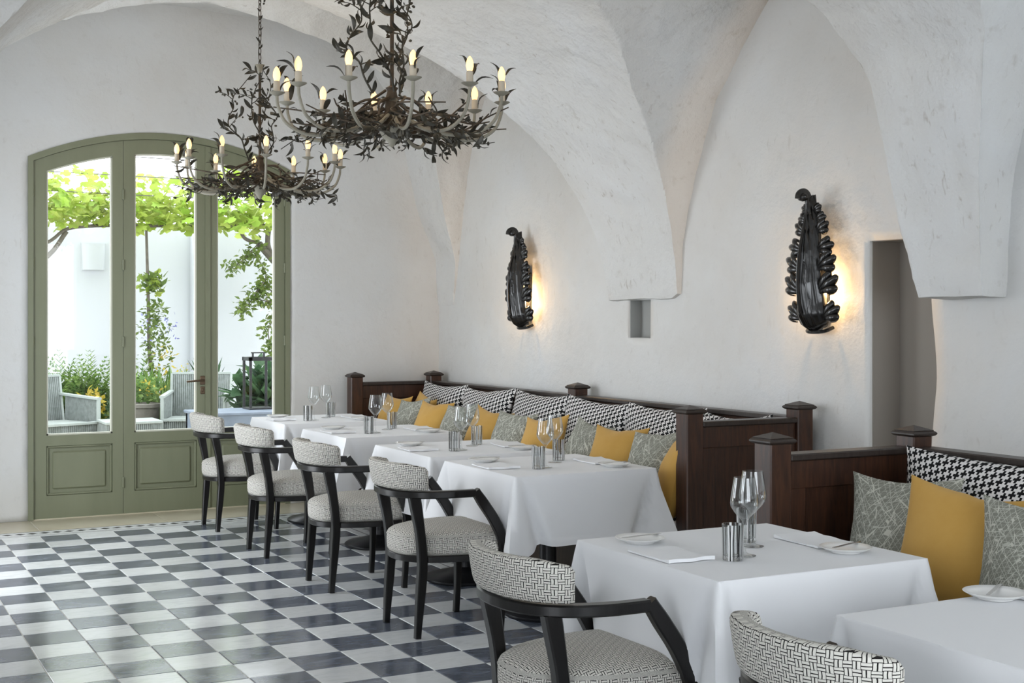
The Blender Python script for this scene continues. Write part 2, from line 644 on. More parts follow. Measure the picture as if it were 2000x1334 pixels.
for kind in rest:
    tag(obj('tile_field', join(*rest[kind]), 'tile_' + kind, floor, smooth=False), kind='stuff')
# border: narrow white band, dark fillets, diamonds
XE = X0T + 9 * TS
for n, (x0, x1, y0, y1) in enumerate([(-2.4, XE + 0.245, Y0T, Y0T + 0.065), (-2.4, XE + 0.31, Y0T + 0.075, Y0T + 0.235),
                                      (XE, XE + 0.065, -3.1, Y0T), (XE + 0.075, XE + 0.235, -3.1, Y0T + 0.075)]):
    obj('border_band', tile_vf(x0, x1, y0, y1, -0.0012, 0.001), 'tile_light', floor, smooth=False)
for (x0, x1, y0, y1) in [(-2.4, XE + 0.075, Y0T + 0.065, Y0T + 0.075), (XE + 0.065, XE + 0.075, -3.1, Y0T + 0.065),
                         (-2.4, XE + 0.31, Y0T + 0.235, Y0T + 0.247), (XE + 0.235, XE + 0.247, -3.1, Y0T + 0.075)]:
    obj('border_fillet', tile_vf(x0, x1, y0, y1, -0.0013, 0.0004, 0.0004), 'slate_inlay', floor, smooth=False)
dia = mesh_data('diamond', ([(-.034, 0, 0), (0, -.036, 0), (.034, 0, 0), (0, .036, 0), (-.034, 0, -.004), (0, -.036, -.004), (.034, 0, -.004), (0, .036, -.004)],
                            [(0, 1, 2, 3), (0, 4, 5, 1), (1, 5, 6, 2), (2, 6, 7, 3), (3, 7, 4, 0)]), 'slate_inlay', smooth=False)
for n in range(30):
    obj('inlay_diamond', dia, None, floor, loc=(1.0 + n * 0.084, Y0T + 0.155 + rnd.gauss(0, .002), -0.0008))
for n in range(34):
    o = obj('inlay_diamond', dia, None, floor, loc=(XE + 0.155, Y0T - n * 0.084, -0.0008)); o.rotation_euler[2] = PI / 2
# cream stone slabs along the door wall and under the seating
xs = [-2.4, -1.2, -0.2, 0.75, 1.40, 2.32, 3.2, 4.1, 4.85]
for a, b in zip(xs, xs[1:]):
    obj('stone_slab', tile_vf(a, b, Y0T + 0.247, 10.60, -0.001, 0.002), 'cream_stone', floor, smooth=False)
ys = [-3.1, -1.8, -0.5, 0.8, 2.0, 3.2, 4.4, 5.6, 6.8, 8.0, 9.0, Y0T + 0.247]
for a, b in zip(ys, ys[1:]):
    obj('stone_slab', tile_vf(XE + 0.247, 4.85, a, b, -0.001, 0.002), 'cream_stone', floor, smooth=False)

# ------------------------------------------------------------------ walls
def rough_disp(vf, amp, sc, nrm):
    out = []
    n = Vector(nrm)
    for v in vf[0]:
        p = Vector(v)
        out.append(tuple(p + n * (amp * noise.noise(p * sc) + amp * 0.35 * noise.noise(p * sc * 3.7 + Vector((9, 3, 1))))))
    return (out,) + tuple(vf[1:])

def arch_z(x):
    return 2.985 - 0.225 * (x - 2.418) ** 2
DX0, DX1 = 1.393, 3.443
def col_sheet(cols, plane):
    """cols: list of (a, [z...]) columns with equal row count"""
    V, F = [], []
    m = len(cols[0][1])
    for a, zs in cols:
        for z in zs:
            V.append(plane(a, z))
    for i in range(len(cols) - 1):
        for k in range(m - 1):
            F.append((i * m + k, (i + 1) * m + k, (i + 1) * m + k + 1, i * m + k + 1))
    return (V, F)
def lrange(a, b, n):
    return [a + (b - a) * i / n for i in range(n + 1)]
bp = lambda a, z: (a, YB, z)
zrows = lrange(0, arch_z(DX0), 54)[:-1] + lrange(arch_z(DX0), 4.25, 24)
left = col_sheet([(x, zrows) for x in lrange(XL - 0.1, DX0, 22)], bp)
right = col_sheet([(x, zrows) for x in lrange(DX1, XR + 0.05, 26)], bp)
top = col_sheet([(x, lrange(arch_z(x), 4.25, 24)) for x in lrange(DX0, DX1, 40)], bp)
wb = struct(obj('wall_back', rough_disp(join(left, right, top), 0.006, 1.6, (0, 1, 0)), 'plaster'))
bmw = bmesh.new(); bmw.from_mesh(wb.data)
bmesh.ops.remove_doubles(bmw, verts=bmw.verts, dist=0.004)
bmw.to_mesh(wb.data); bmw.free()
for p_ in wb.data.polygons: p_.use_smooth = True
md = wb.modifiers.new('thick', 'SOLIDIFY'); md.thickness = 0.32; md.offset = -1
tag(wb, 'white limewashed end wall around the arched garden door')

# right wall with two recesses
def right_wall():
    y_edges = []
    for a, b, n in [(-3.0, 4.735, 90), (4.735, 5.155, 6), (5.155, 7.185, 40), (7.185, 7.45, 4), (7.45, 10.55, 62)]:
        y_edges += lrange(a, b, n)[:-1]
    y_edges.append(10.55)
    z_edges = []
    for a, b, n in [(0, 1.40, 26), (1.40, 1.655, 6), (1.655, 1.93, 6), (1.93, 4.2, 45)]:
        z_edges += lrange(a, b, n)[:-1]
    z_edges.append(4.2)
    def hole(y, z):
        if 4.735 < y < 5.155 and z < 1.93: return 'slit'
        if 7.185 < y < 7.45 and 1.40 < z < 1.655: return 'box'
    ny, nz = len(y_edges), len(z_edges)
    def warp(y, z):
        # the near jamb of the tall recess bellies out a little, its head leans
        if abs(y - 4.735) < 0.3:
            w = max(0, 1 - abs(y - 4.735) / 0.3)
            y -= w * (0.035 * math.exp(-((z - 1.25) / 0.25) ** 2) - 0.03 * sstep(0.9, 0.5, z))
        return y, z
    V, F = [], []
    for y in y_edges:
        for z in z_edges:
            yy, zz = warp(y, z)
            V.append((XR, yy, zz))
    depth = {}
    for i in range(ny - 1):
        for k in range(nz - 1):
            if hole((y_edges[i] + y_edges[i + 1]) / 2, (z_edges[k] + z_edges[k + 1]) / 2): continue
            F.append((i * nz + k, i * nz + k + 1, (i + 1) * nz + k + 1, (i + 1) * nz + k))
    return (V, F)
rw = rough_disp(right_wall(), 0.007, 1.8, (1, 0, 0))
wr = struct(obj('wall_right', rw, 'plaster'))
md = wr.modifiers.new('thick', 'SOLIDIFY'); md.thickness = 0.36; md.offset = -1
tag(wr, 'white limewashed long wall with a tall slit recess and a small square one')
# linings of the recesses, darker in tone than the wall
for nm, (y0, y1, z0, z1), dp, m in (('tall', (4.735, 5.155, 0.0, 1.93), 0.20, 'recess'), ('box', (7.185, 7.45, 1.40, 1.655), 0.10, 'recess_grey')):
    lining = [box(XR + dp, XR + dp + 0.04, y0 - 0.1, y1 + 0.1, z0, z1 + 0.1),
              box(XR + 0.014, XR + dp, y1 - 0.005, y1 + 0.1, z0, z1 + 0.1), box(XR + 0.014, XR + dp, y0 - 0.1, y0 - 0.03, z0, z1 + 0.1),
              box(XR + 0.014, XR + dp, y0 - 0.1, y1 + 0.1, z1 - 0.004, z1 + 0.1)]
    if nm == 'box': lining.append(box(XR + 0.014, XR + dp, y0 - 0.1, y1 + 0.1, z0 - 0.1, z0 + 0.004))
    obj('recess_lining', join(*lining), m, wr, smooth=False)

wl = []
for a, b, c, d in [(9.3, 10.6, 0, 2.75), (6.45, 7.6, 0, 2.75), (4.28, 5.05, 0, 2.75), (5.05, 6.45, 0, 1.0), (5.05, 6.45, 2.5, 2.75)]:  # gap above the low sill is cut to let more light in
    wl.append(box(-0.25, XL, a, b, c, d))
wl.append(box(-0.25, XL, 4.28, 10.6, 2.75, 4.3))
wl.append(box(-0.25, XL, -3.1, 4.28, 3.7, 4.3))
# unseen side aisle shaped to hold back sky light: return wall and outer wall with a wide doorway
wl += [box(-2.5, -0.25, 4.28, 4.5, 0, 4.3), box(-2.5, -2.2, 1.1, 4.28, 0, 4.3), box(-2.5, -2.2, -3.2, -1.7, 0, 4.3), box(-2.5, -2.2, -1.7, 1.1, 2.9, 4.3)]
struct(obj('wall_left', join(*wl), 'plaster', smooth=False))
near = [box(-2.5, 0.6, -3.3, -3.0, 0, 4.3), box(4.0, 5.0, -3.3, -3.0, 0, 4.3), box(0.6, 4.0, -3.3, -3.0, 2.9, 4.3), box(0.6, 4.0, -3.3, -3.0, 0, 0.5)]
struct(obj('wall_front', join(*near), 'plaster', smooth=False))

# ------------------------------------------------------------------ vault (groined, springing from low corbels)
P1 = [(0.0, 1.65), (0.03, 1.655), (0.06, 1.92), (0.11, 2.10), (0.19, 2.29), (0.37, 2.58), (0.54, 2.80), (0.81, 3.09), (1.04, 3.26), (1.45, 3.50), (1.85, 3.66), (2.3, 3.74)]
P2 = [(0.0, 1.63), (0.155, 1.635), (0.165, 1.75), (0.20, 2.04), (0.29, 2.48), (0.35, 2.77), (0.5, 3.0), (0.8, 3.26), (1.2, 3.48), (1.7, 3.64), (2.3, 3.74)]
PB = [(0.0, 1.65), (0.012, 1.66), (0.03, 2.03), (0.18, 2.41), (0.33, 3.0), (0.47, 3.43), (0.73, 3.80), (1.05, 3.93), (1.4, 3.99), (2.3, 4.02)]
B_NEAR = [(0.0, 1.65), (0.02, 1.99), (0.08, 2.24), (0.17, 2.45), (0.37, 2.84), (0.62, 3.13), (0.86, 3.35), (1.1, 3.5), (1.5, 3.62)]
B_FAR1 = [(0.0, 1.65), (0.06, 2.2), (0.14, 2.6), (0.36, 3.0), (0.65, 3.3), (0.9, 3.5), (1.2, 3.65), (1.6, 3.72)]
B_COR = [(0.0, 1.65), (0.03, 1.76), (0.19, 2.4), (0.27, 2.75), (0.42, 3.1), (0.65, 3.4), (0.9, 3.6), (1.25, 3.74), (1.6, 3.78)]
B_FAR2 = [(0.0, 1.65), (0.10, 2.0), (0.15, 2.65), (0.3, 3.0), (0.55, 3.3), (0.85, 3.5), (1.2, 3.62), (1.6, 3.66)]
B_NEAR2 = [(0.0, 1.63), (0.02, 1.93), (0.06, 2.21), (0.11, 2.41), (0.18, 2.7), (0.3, 3.0), (0.6, 3.3), (1.0, 3.55), (1.5, 3.65)]
CORB = [(10.2, 10.7, B_COR, None), (6.84, 7.66, B_NEAR, B_FAR1), (4.28, 4.66, B_NEAR2, B_FAR2), (1.6, 2.1, B_NEAR, B_FAR1), (-1.0, -0.4, B_NEAR, B_FAR1), (-3.6, -3.0, None, B_FAR1)]
def by(y):
    for a, b, nr, fr in CORB:
        if a <= y <= b: return 1.65 if a > 5 else 1.63
    zz = 9.0
    for a, b, nr, fr in CORB:
        if y < a and nr and a - y < 4:
            zz = min(zz, interp(a - y, nr))
            break_ = True
    best = 9.0
    up = [c for c in CORB if c[0] > y]
    dn = [c for c in CORB if c[1] < y]
    if up: best = min(best, interp(min(c[0] for c in up) - y, min(up, key=lambda c: c[0])[2]))
    if dn: best = min(best, interp(y - max(c[1] for c in dn), max(dn, key=lambda c: c[1])[3]))
    return best
def by_left(y):
    return interp(4.28 - y, B_NEAR2 + [(1.6, 3.8)]) if y < 4.28 else by(y)
def bx(p, y):
    z = interp(p, P1)
    w2 = sstep(5.9, 5.2, y)
    if w2: z = z * (1 - w2) + interp(p, P2) * w2
    wb_ = sstep(9.0, 10.3, y)
    if wb_: z = z * (1 - wb_) + interp(p, PB) * wb_
    return z
def inv(tab, step):
    out = []
    z = tab[0][1]
    while z <= tab[-1][1]:
        out.append(interp(z, [(b, a) for a, b in tab]))
        z += step
    return out
def uniq(v, eps=0.004):
    v = sorted(v)
    o = [v[0]]
    for q in v[1:]:
        if q - o[-1] > eps: o.append(q)
    return o
ST = 0.036
def densify(v, mx):
    o = [v[0]]
    for q in v[1:]:
        n = max(1, math.ceil((q - o[-1]) / mx))
        a = o[-1]
        o += [a + (q - a) * k / n for k in range(1, n + 1)]
    return o
ps = densify(uniq([0.0] + inv(P1, ST) + inv(P2, ST * 2) + inv(PB, ST * 3) + [2.3]), 0.07)
xr = [XR + 0.03] + [XR - p for p in ps] + [2.465]
xl = [XL - 0.03] + [XL + p for p in ps] + [2.465]
ylist = [10.6, 10.5]
for a, b, nr, fr in CORB:
    st = ST if a > 3 else 0.12
    if nr: ylist += [a - q for q in inv(nr, st)]
    if fr: ylist += [b + q for q in inv(fr, st)]
ylist = [y for y in densify(uniq(ylist + [-3.05]), 0.08) if -3.1 < y]
def half(xs, side):
    V, F = [], []
    m = len(ylist)
    for x in xs:
        p = max((XR - x) if side > 0 else (x - XL), 0)
        for y in ylist:
            z = max(bx(p, y), (by if side > 0 else by_left)(y) + 0.10 * max(0, p - 0.28))
            V.append((x, y, min(z, 4.05)))
    for i in range(len(xs) - 1):
        for k in range(m - 1):
            a, b, c, d = i * m + k, (i + 1) * m + k, (i + 1) * m + k + 1, i * m + k + 1
            if V[a][2] + V[c][2] <= V[b][2] + V[d][2]:
                t = [(a, b, c), (a, c, d)]
            else:
                t = [(a, b, d), (b, c, d)]
            F += [f if side < 0 else tuple(reversed(f)) for f in t]
    return V, F
def vault_obj():
    vf = join(half(xr, 1), half(xl, -1))
    bm = bmesh.new()
    vs_ = [bm.verts.new(v) for v in vf[0]]
    for f in vf[1]:
        try: bm.faces.new([vs_[i] for i in f])
        except ValueError: pass
    bmesh.ops.remove_doubles(bm, verts=bm.verts, dist=0.0015)
    bm.normal_update()
    for v in bm.verts:
        p = v.co
        n = v.normal.copy()
        a = 0.016 * noise.noise(p * 2.1) + 0.007 * noise.noise(p * 7.0) + 0.003 * noise.noise(p * 19)
        v.co = p + n * a
    me = bpy.data.meshes.new('ceiling')
    bm.to_mesh(me)
    bm.free()
    me.materials.append(MAT['vault'])
    me.polygons.foreach_set('use_smooth', [True] * len(me.polygons))
    me.set_sharp_from_angle(angle=R(42))
    o = bpy.data.objects.new('ceiling', me)
    COL.objects.link(o)
    return o
ceil = struct(vault_obj())
tag(ceil, 'rough white groin vault with low pointed pendentives')
struct(obj('ceiling_slab', box(-2.6, 5.2, -3.4, 10.9, 4.3, 4.5), 'plaster', ceil))

# ------------------------------------------------------------------ garden door: three tall leaves under a segmental arch
door = struct(thing('door_1', 'sage green arched door of three glazed leaves opening to the garden', 'door', (0, YB + 0.005, 0)))
del door['category']
def arch_strip(x0, x1, off0, off1, y0, y1, n=20):
    """solid between arch-off0 (top) and arch-off1 (bottom)"""
    V, F = [], []
    for x in lrange(x0, x1, n):
        zt, zb = arch_z(x) - off0, arch_z(x) - off1
        V += [(x, y0, zt), (x, y1, zt), (x, y1, zb), (x, y0, zb)]
    for i in range(n):
        a, b = i * 4, i * 4 + 4
        for k in range(4):
            k2 = (k + 1) % 4
            F.append((a + k, a + k2, b + k2, b + k))
    F += [(3, 2, 1, 0), tuple(n * 4 + k for k in range(4))]
    return (V, F)
def stile(x0, x1, y0, y1, z0, off):
    V = []
    for x in (x0, x1):
        for y in (y0, y1):
            V += [(x, y, z0), (x, y, arch_z(x) - off)]
    F = [(0, 1, 3, 2), (4, 6, 7, 5), (0, 4, 5, 1), (2, 3, 7, 6), (1, 5, 7, 3), (0, 2, 6, 4)]
    return (V, F)
fr = join(stile(DX0 - 0.004, DX0 + 0.036, -0.011, 0.139, 0, 0.03), stile(DX1 - 0.036, DX1 + 0.004, -0.011, 0.139, 0, 0.03),
          arch_strip(DX0 - 0.004, DX1 + 0.004, -0.012, 0.038, -0.012, 0.14, 28))
obj('door_frame', fr, 'green_paint', door, angle=25)
leaves = [(1.432, 2.0965, 1.526, 2.016), (2.0995, 2.7625, 2.184, 2.676), (2.7655, 3.404, 2.838, 3.325)]
GZ = 0.638
for li, (x0, x1, g0, g1) in enumerate(leaves):
    ya, yb_ = 0.012, 0.062
    lf = bpy.data.objects.new('door_leaf', None)
    link(lf, door)
    obj('stile', stile(x0, g0, ya, yb_, 0.006, 0.04), 'green_paint', lf, angle=25)
    obj('stile', stile(g1, x1, ya, yb_, 0.006, 0.04), 'green_paint', lf, angle=25)
    obj('top_rail', arch_strip(g0, g1, 0.04, 0.150, ya, yb_, 12), 'green_paint', lf, angle=25)
    obj('lock_rail', box(g0, g1, ya, yb_, 0.558, GZ), 'green_paint', lf)
    obj('bottom_rail', box(g0, g1, ya, yb_, 0.006, 0.178), 'green_paint', lf)
    # fielded lower panel: recessed ground, raised moulding, centre field
    pn = join(box(g0, g1, ya + 0.022, yb_ - 0.012, 0.178, 0.558),
              box(g0 + 0.045, g1 - 0.045, ya + 0.008, ya + 0.03, 0.223, 0.513, 0.012))
    mold = []
    for (a, b, c, d) in [(g0, g1, 0.178, 0.196), (g0, g1, 0.540, 0.558), (g0, g0 + 0.018, 0.178, 0.558), (g1 - 0.018, g1, 0.178, 0.558)]:
        mold.append(box(a, b, ya + 0.004, ya + 0.03, c, d, 0.006))
    obj('lower_panel', pn, 'green_paint', lf, angle=25)
    obj('panel_moulding', join(*mold), 'green_paint', lf, angle=25)
    bead = join(box(g0, g0 + 0.012, ya + 0.008, ya + 0.045, GZ, arch_z(g0) - 0.155), box(g1 - 0.012, g1, ya + 0.008, ya + 0.045, GZ, arch_z(g1) - 0.155),
                box(g0, g1, ya + 0.008, ya + 0.045, GZ, GZ + 0.012), arch_strip(g0, g1, 0.149, 0.161, ya + 0.008, ya + 0.045, 12))
    obj('glazing_bead', bead, 'bead', lf, angle=25)
    V, F = [], []
    for x in lrange(g0 + 0.004, g1 - 0.004, 8):
        for y in (ya + 0.024, ya + 0.030):
            V += [(x, y, GZ + 0.004), (x, y, arch_z(x) - 0.152)]
    for i in range(8):
        a, b = i * 4, i * 4 + 4
        F += [(a, b, b + 1, a + 1), (a + 2, a + 3, b + 3, b + 2), (a + 1, b + 1, b + 3, a + 3), (a, a + 2, b + 2, b)]
    obj('glass_pane', (V, F), 'pane', lf, smooth=False)
    if li == 1:
        obj('cover_strip', stile(x1 - 0.022, x1 + 0.02, ya - 0.012, ya + 0.004, 0.01, 0.045), 'green_paint', lf, angle=25)
        h = obj('door_handle', join(box(2.70, 2.745, ya - 0.008, ya, 1.0, 1.07, 0.004), tube([(2.722, ya, 1.035), (2.722, ya - 0.045, 1.035)], 0.009, 8),
                tube(catmull([(2.725, ya - 0.045, 1.035), (2.69, ya - 0.05, 1.035), (2.6, ya - 0.05, 1.03), (2.585, ya - 0.045, 1.028)], 4), 0.0085, 8)), 'bronze', lf)
        obj('keyhole_plate', join(box(2.704, 2.741, ya - 0.006, ya, 0.925, 0.985, 0.004), box(2.717, 2.728, ya - 0.012, ya - 0.004, 0.94, 0.97, 0.003)), 'bronze', lf)
    hx = {0: [1.432, 2.098], 1: [], 2: [3.404]}[li]
    for x in hx:
        for z in (0.25, 1.35, 1.95, 2.5):
            obj('hinge', tube([(x, ya - 0.006, z - 0.04), (x, ya - 0.006, z + 0.04)], 0.009, 8), 'green_paint', lf)
obj('threshold', box(DX0, DX1, 0.0, 0.16, -0.01, 0.006, 0.002), 'cream_stone', door)

# ================================================================== CHAIRS
def smooth_loop(n=48):
    pass

def chair_seat():
    # plan outline (x forward, y half width), closed loop
    half = [(-0.055, 0.0), (-0.05, 0.06), (-0.03, 0.115), (0.005, 0.155), (0.06, 0.195), (0.14, 0.228), (0.24, 0.252), (0.34, 0.262), (0.42, 0.258), (0.465, 0.235), (0.485, 0.18), (0.492, 0.09), (0.493, 0.0)]
    c = catmull([(x, y, 0) for x, y in half], 4)
    loop = c[:-1] + [Vector((p.x, -p.y, 0)) for p in reversed(c)][:-1]
    n = len(loop)
    cx = 0.22
    rings = []
    def ring(s, z, dome=0):
        out = []
        for p in loop:
            x, y = cx + (p.x - cx) * s, p.y * s
            out.append((x, y, z))
        return out
    prof = [(0.0, 0.392), (0.55, 0.388), (0.90, 0.385), (0.965, 0.388), (0.992, 0.400), (1.0, 0.425), (1.0, 0.455), (0.992, 0.462), (1.004, 0.468), (0.995, 0.474), (0.97, 0.486), (0.9, 0.498), (0.75, 0.509), (0.5, 0.518), (0.25, 0.522), (0.0, 0.523)]
    V, F, U = [], [], []
    arc = [0.0]
    for a, b in zip(loop, loop[1:]): arc.append(arc[-1] + (b - a).length)
    for s, z in prof:
        if s == 0.0:
            V.append((cx, 0, z)); U.append((cx, 0))
        else:
            for q, (x, y, zz) in enumerate(ring(s, z)):
                V.append((x, y, zz))
                U.append((x, y) if (z > 0.475 or z < 0.39) else (arc[q], zz))
    idx = [0]
    k = 1
    starts = []
    for s, z in prof:
        if s != 0.0:
            starts.append(k); k += n
    last = len(V) - 1
    for q in range(n):
        q2 = (q + 1) % n
        F.append((0, starts[0] + q2, starts[0] + q))
        F.append((last, starts[-1] + q, starts[-1] + q2))
        for a, b in zip(starts, starts[1:]):
            F.append((a + q, a + q2, b + q2, b + q))
    return (V, F, U)

U_HALF = [(0.262, 0.276), (0.19, 0.276), (0.12, 0.268), (0.04, 0.243), (-0.02, 0.203), (-0.062, 0.145), (-0.084, 0.075), (-0.09, 0.0)]
def u_path(z, sub=5, s=1.0):
    c = catmull([(x, y * s, z) for x, y in U_HALF], sub)
    return c[:-1] + [Vector((p.x, -p.y, p.z)) for p in reversed(c)]

def chair_back():
    half = [(0.035, 0.245), (-0.018, 0.212), (-0.062, 0.155), (-0.09, 0.08), (-0.098, 0.0)]
    c = catmull([(x, y, 0) for x, y in half], 8)
    path = c[:-1] + [Vector((p.x, -p.y, 0)) for p in reversed(c)]
    T, N = frames(path, (0, 0, 1))
    V, F, U = [], [], []
    n = len(path)
    arc = 0.0
    sec_n = 20
    for i, p in enumerate(path):
        if i: arc += (p - path[i - 1]).length
        e = min(i, n - 1 - i) / (n - 1)
        es = math.sqrt(max(0.0, 1 - max(0, 1 - e / 0.05) ** 2)) if e < 0.05 else 1.0
        es = max(es, 0.35)
        h = 0.128 * (0.86 + 0.14 * sstep(0, 0.25, e)) * (0.75 + 0.25 * es)
        t = 0.056 * es
        out = N[i]
        if out.dot(p - Vector((0.15, 0, 0))) < 0: out = -out
        for k in range(sec_n):
            a = 2 * PI * k / sec_n
            ca, sa = math.cos(a), math.sin(a)
            r = lambda q: math.copysign(abs(q) ** 0.45, q)
            zz = 0.712 + h / 2 + r(sa) * h / 2
            lean = (zz - 0.712) * 0.16
            V.append(p + out * (r(ca) * t / 2 + lean) + Vector((0, 0, zz)))
            U.append((arc, zz + (0.2 if ca < 0 else 0)))
    for i in range(n - 1):
        for k in range(sec_n):
            k2 = (k + 1) % sec_n
            F.append((i * sec_n + k, i * sec_n + k2, (i + 1) * sec_n + k2, (i + 1) * sec_n + k))
    F.append(tuple(reversed(range(sec_n))))
    F.append(tuple((n - 1) * sec_n + k for k in range(sec_n)))
    return (V, F, U)

def make_chair():
    t = thing('dining_armchair', 'x', 'chair')
    obj('seat', chair_seat(), 'weave', t, angle=60)
    obj('backrest', chair_back(), 'weave', t, angle=70)
    obj('arm_rail', sweep(u_path(0.690, 6), lambda s: (0.046 if 0.1 < s < 0.9 else 0.042, 0.036), ch=0.3), 'black_wood', t, angle=35)
    for s in (1, -1):
        rear = catmull([(0.0, s * 0.195, 0.0), (0.008, s * 0.196, 0.12), (0.018, s * 0.197, 0.25), (0.024, s * 0.198, 0.36), (0.012, s * 0.199, 0.5), (-0.02, s * 0.201, 0.68)], 5)
        obj('rear_leg', sweep(rear, lambda q: (0.032 + 0.010 * sstep(0, 0.4, q), 0.030 + 0.014 * sstep(0, 0.45, q) + 0.012 * sstep(0.8, 1, q)), up=(1, 0, 0), ch=0.25), 'black_wood', t, angle=35)
        front = catmull([(0.415, s * 0.252, 0.0), (0.424, s * 0.254, 0.15), (0.428, s * 0.258, 0.30), (0.428, s * 0.264, 0.39), (0.408, s * 0.270, 0.475), (0.368, s * 0.274, 0.555), (0.312, s * 0.276, 0.635), (0.266, s * 0.276, 0.700)], 4)
        obj('front_leg', sweep(front, lambda q: (0.030 + 0.006 * sstep(0, 0.3, q), 0.030 + 0.014 * sstep(0.1, 0.5, q) + 0.006 * sstep(0.5, 0.7, q) - 0.008 * sstep(0.85, 1, q)), up=(1, 0, 0), ch=0.25), 'black_wood', t, angle=35)
        obj('front_foot_glide', lathe([(0.010, -0.0), (0.011, 0.006)], 10), 'iron_dark', t, loc=(0.415, s * 0.252, 0.0))
    obj('seat_frame', sweep(catmull([(0.40, 0.25, 0.372), (0.2, 0.235, 0.372), (0.04, 0.18, 0.372), (-0.03, 0.07, 0.372), (-0.03, -0.07, 0.372), (0.04, -0.18, 0.372), (0.2, -0.235, 0.372), (0.40, -0.25, 0.372)], 5), (0.024, 0.03)), 'black_wood', t)
    return t

TABLE_WORDS = ['nearest the green door', 'second from the green door', 'third from the green door', 'beside the booth end panel',
               'before the nearer booth', 'cropped by the lower right corner']
chair0 = make_chair()
chair_spots = [(2.524, 9.535, 0), (2.522, 8.362, 0), (2.524, 7.160, 0), (2.5245, 5.968, 0), (1.878, 3.497, 0), (1.965, 2.29, -2)]
chair_labels = ['black armchair with ivory woven seat, farthest one, right against the green door',
                'black armchair with ivory woven seat, second from the green door',
                'black armchair with ivory woven seat, third from the green door',
                'black armchair with ivory woven seat, fourth from the green door',
                'large black armchair in the foreground with one long arm rail in full view',
                'ivory woven chair back cropped by the bottom edge, nearest the camera']
for n, (x, y, a) in enumerate(chair_spots):
    c = chair0 if n == 0 else copy_tree(chair0)
    c.location = (x, y, 0)
    c.rotation_euler = (0, 0, R(a))
    tag(c, chair_labels[n], 'chair', 'armchairs drawn up to the tables')

# ================================================================== TABLES AND CLOTHS
TT = 0.77
tables = [(3.355, 9.53), (3.355, 8.30), (3.36, 6.985), (3.352, 5.975), (2.695, 3.475), (2.70, 2.185)]
def make_table():
    t = thing('dining_table', 'x', 'table')
    obj('table_top', box(-0.392, 0.392, -0.392, 0.392, 0.735, 0.762, 0.004), 'black_wood', t)
    obj('pedestal_column', lathe([(0.045, 0.03), (0.045, 0.68), (0.14, 0.72), (0.14, 0.735)], 20), 'iron_dark', t)
    obj('pedestal_base', lathe([(0.235, 0.0), (0.24, 0.006), (0.24, 0.016), (0.225, 0.026), (0.12, 0.05), (0.05, 0.075), (0.047, 0.1)], 36), 'iron_dark', t)
    return t
def make_cloth(seed):
    rr = random.Random(seed)
    a = 0.404
    # perimeter samples, denser at the corners
    L = 2 * a
    ss = []
    for side in range(4):
        for q in range(40):
            f = q / 40
            f = 0.5 - 0.5 * math.cos(PI * f)
            f = 0.55 * f + 0.45 * (q / 40)
            ss.append(side + f)
    cs = [(1, -1), (1, 1), (-1, 1), (-1, -1)]
    rows_in = [0.35, 0.7, 0.9, 0.965, 0.99]
    rows = [0.0, 0.015, 0.04, 0.09, 0.17, 0.28, 0.4, 0.53, 0.66, 0.78, 0.86, 0.90, 0.91, 0.95, 1.0]
    ph = [rr.uniform(0, 6) for _ in range(8)]
    V, F, U = [], [], []
    def base(s):
        k = int(s) % 4
        f = s - int(s)
        p0, p1 = cs[k], cs[(k + 1) % 4]
        x, y = (p0[0] + (p1[0] - p0[0]) * f) * a, (p0[1] + (p1[1] - p0[1]) * f) * a
        nx, ny = {0: (1, 0), 1: (0, 1), 2: (-1, 0), 3: (0, -1)}[k]
        d0, d1 = f * L, (1 - f) * L
        if d0 < d1: ck, dl = k, d0
        else: ck, dl = (k + 1) % 4, -d1
        return x, y, nx, ny, ck, dl
    V.append((0, 0, TT))
    n = len(ss)
    for r in rows_in:
        for s in ss:
            x, y, *_ = base(s)
            V.append((x * r, y * r, TT + 0.0008 * noise.noise(Vector((x * r * 9 + seed, y * r * 9, 0)))))
    for t in rows:
        for s in ss:
            x, y, nx, ny, ck, dl = base(s)
            cxn, cyn = cs[ck][0] / math.sqrt(2), cs[ck][1] / math.sqrt(2)
            ad = abs(dl)
            rc = 0.012
            # rounded corner in plan
            fold = max(0.0, 1 - ad / (0.02 + 0.120 * t)) ** 1.35
            pinch = math.exp(-((ad - (0.025 + 0.100 * t)) / (0.012 + 0.024 * t)) ** 2)
            out = 0.006 * sstep(0, 0.06, t) + 0.030 * t + 0.010 * t * math.sin(s * 5 + ph[0]) + 0.007 * t * math.sin(s * 11 + ph[1])
            out -= 0.062 * t * pinch
            amp = (0.105 + 0.02 * math.sin(ph[2 + ck % 4])) * t
            sk = 0.75 * (1 if math.sin(ph[3 + ck % 4]) > 0 else -1)      # each fold leans to one side
            drop = 0.335 + 0.055 * fold - 0.012 * pinch + 0.006 * math.sin(s * 3 + ph[5])
            z = TT - drop * t + 0.0045 * (1 - sstep(0, 0.05, t)) * 0 - 0.003 * sstep(0, 0.03, t)
            if 0.89 < t < 0.905: out += 0.0
            if t > 0.905: out += 0.0016
            tx, ty = -ny, nx
            px = x + nx * out * (1 - 0.5 * fold) + cxn * amp * fold + tx * sk * amp * fold * 0.6
            py = y + ny * out * (1 - 0.5 * fold) + cyn * amp * fold + ty * sk * amp * fold * 0.6
            V.append((px, py, z))
    nr = len(rows_in) + len(rows)
    for q in range(n):
        q2 = (q + 1) % n
        F.append((0, 1 + q, 1 + q2))
        for k in range(nr - 1):
            F.append((1 + k * n + q, 1 + (k + 1) * n + q, 1 + (k + 1) * n + q2, 1 + k * n + q2))
    return (V, F)
table0 = make_table()
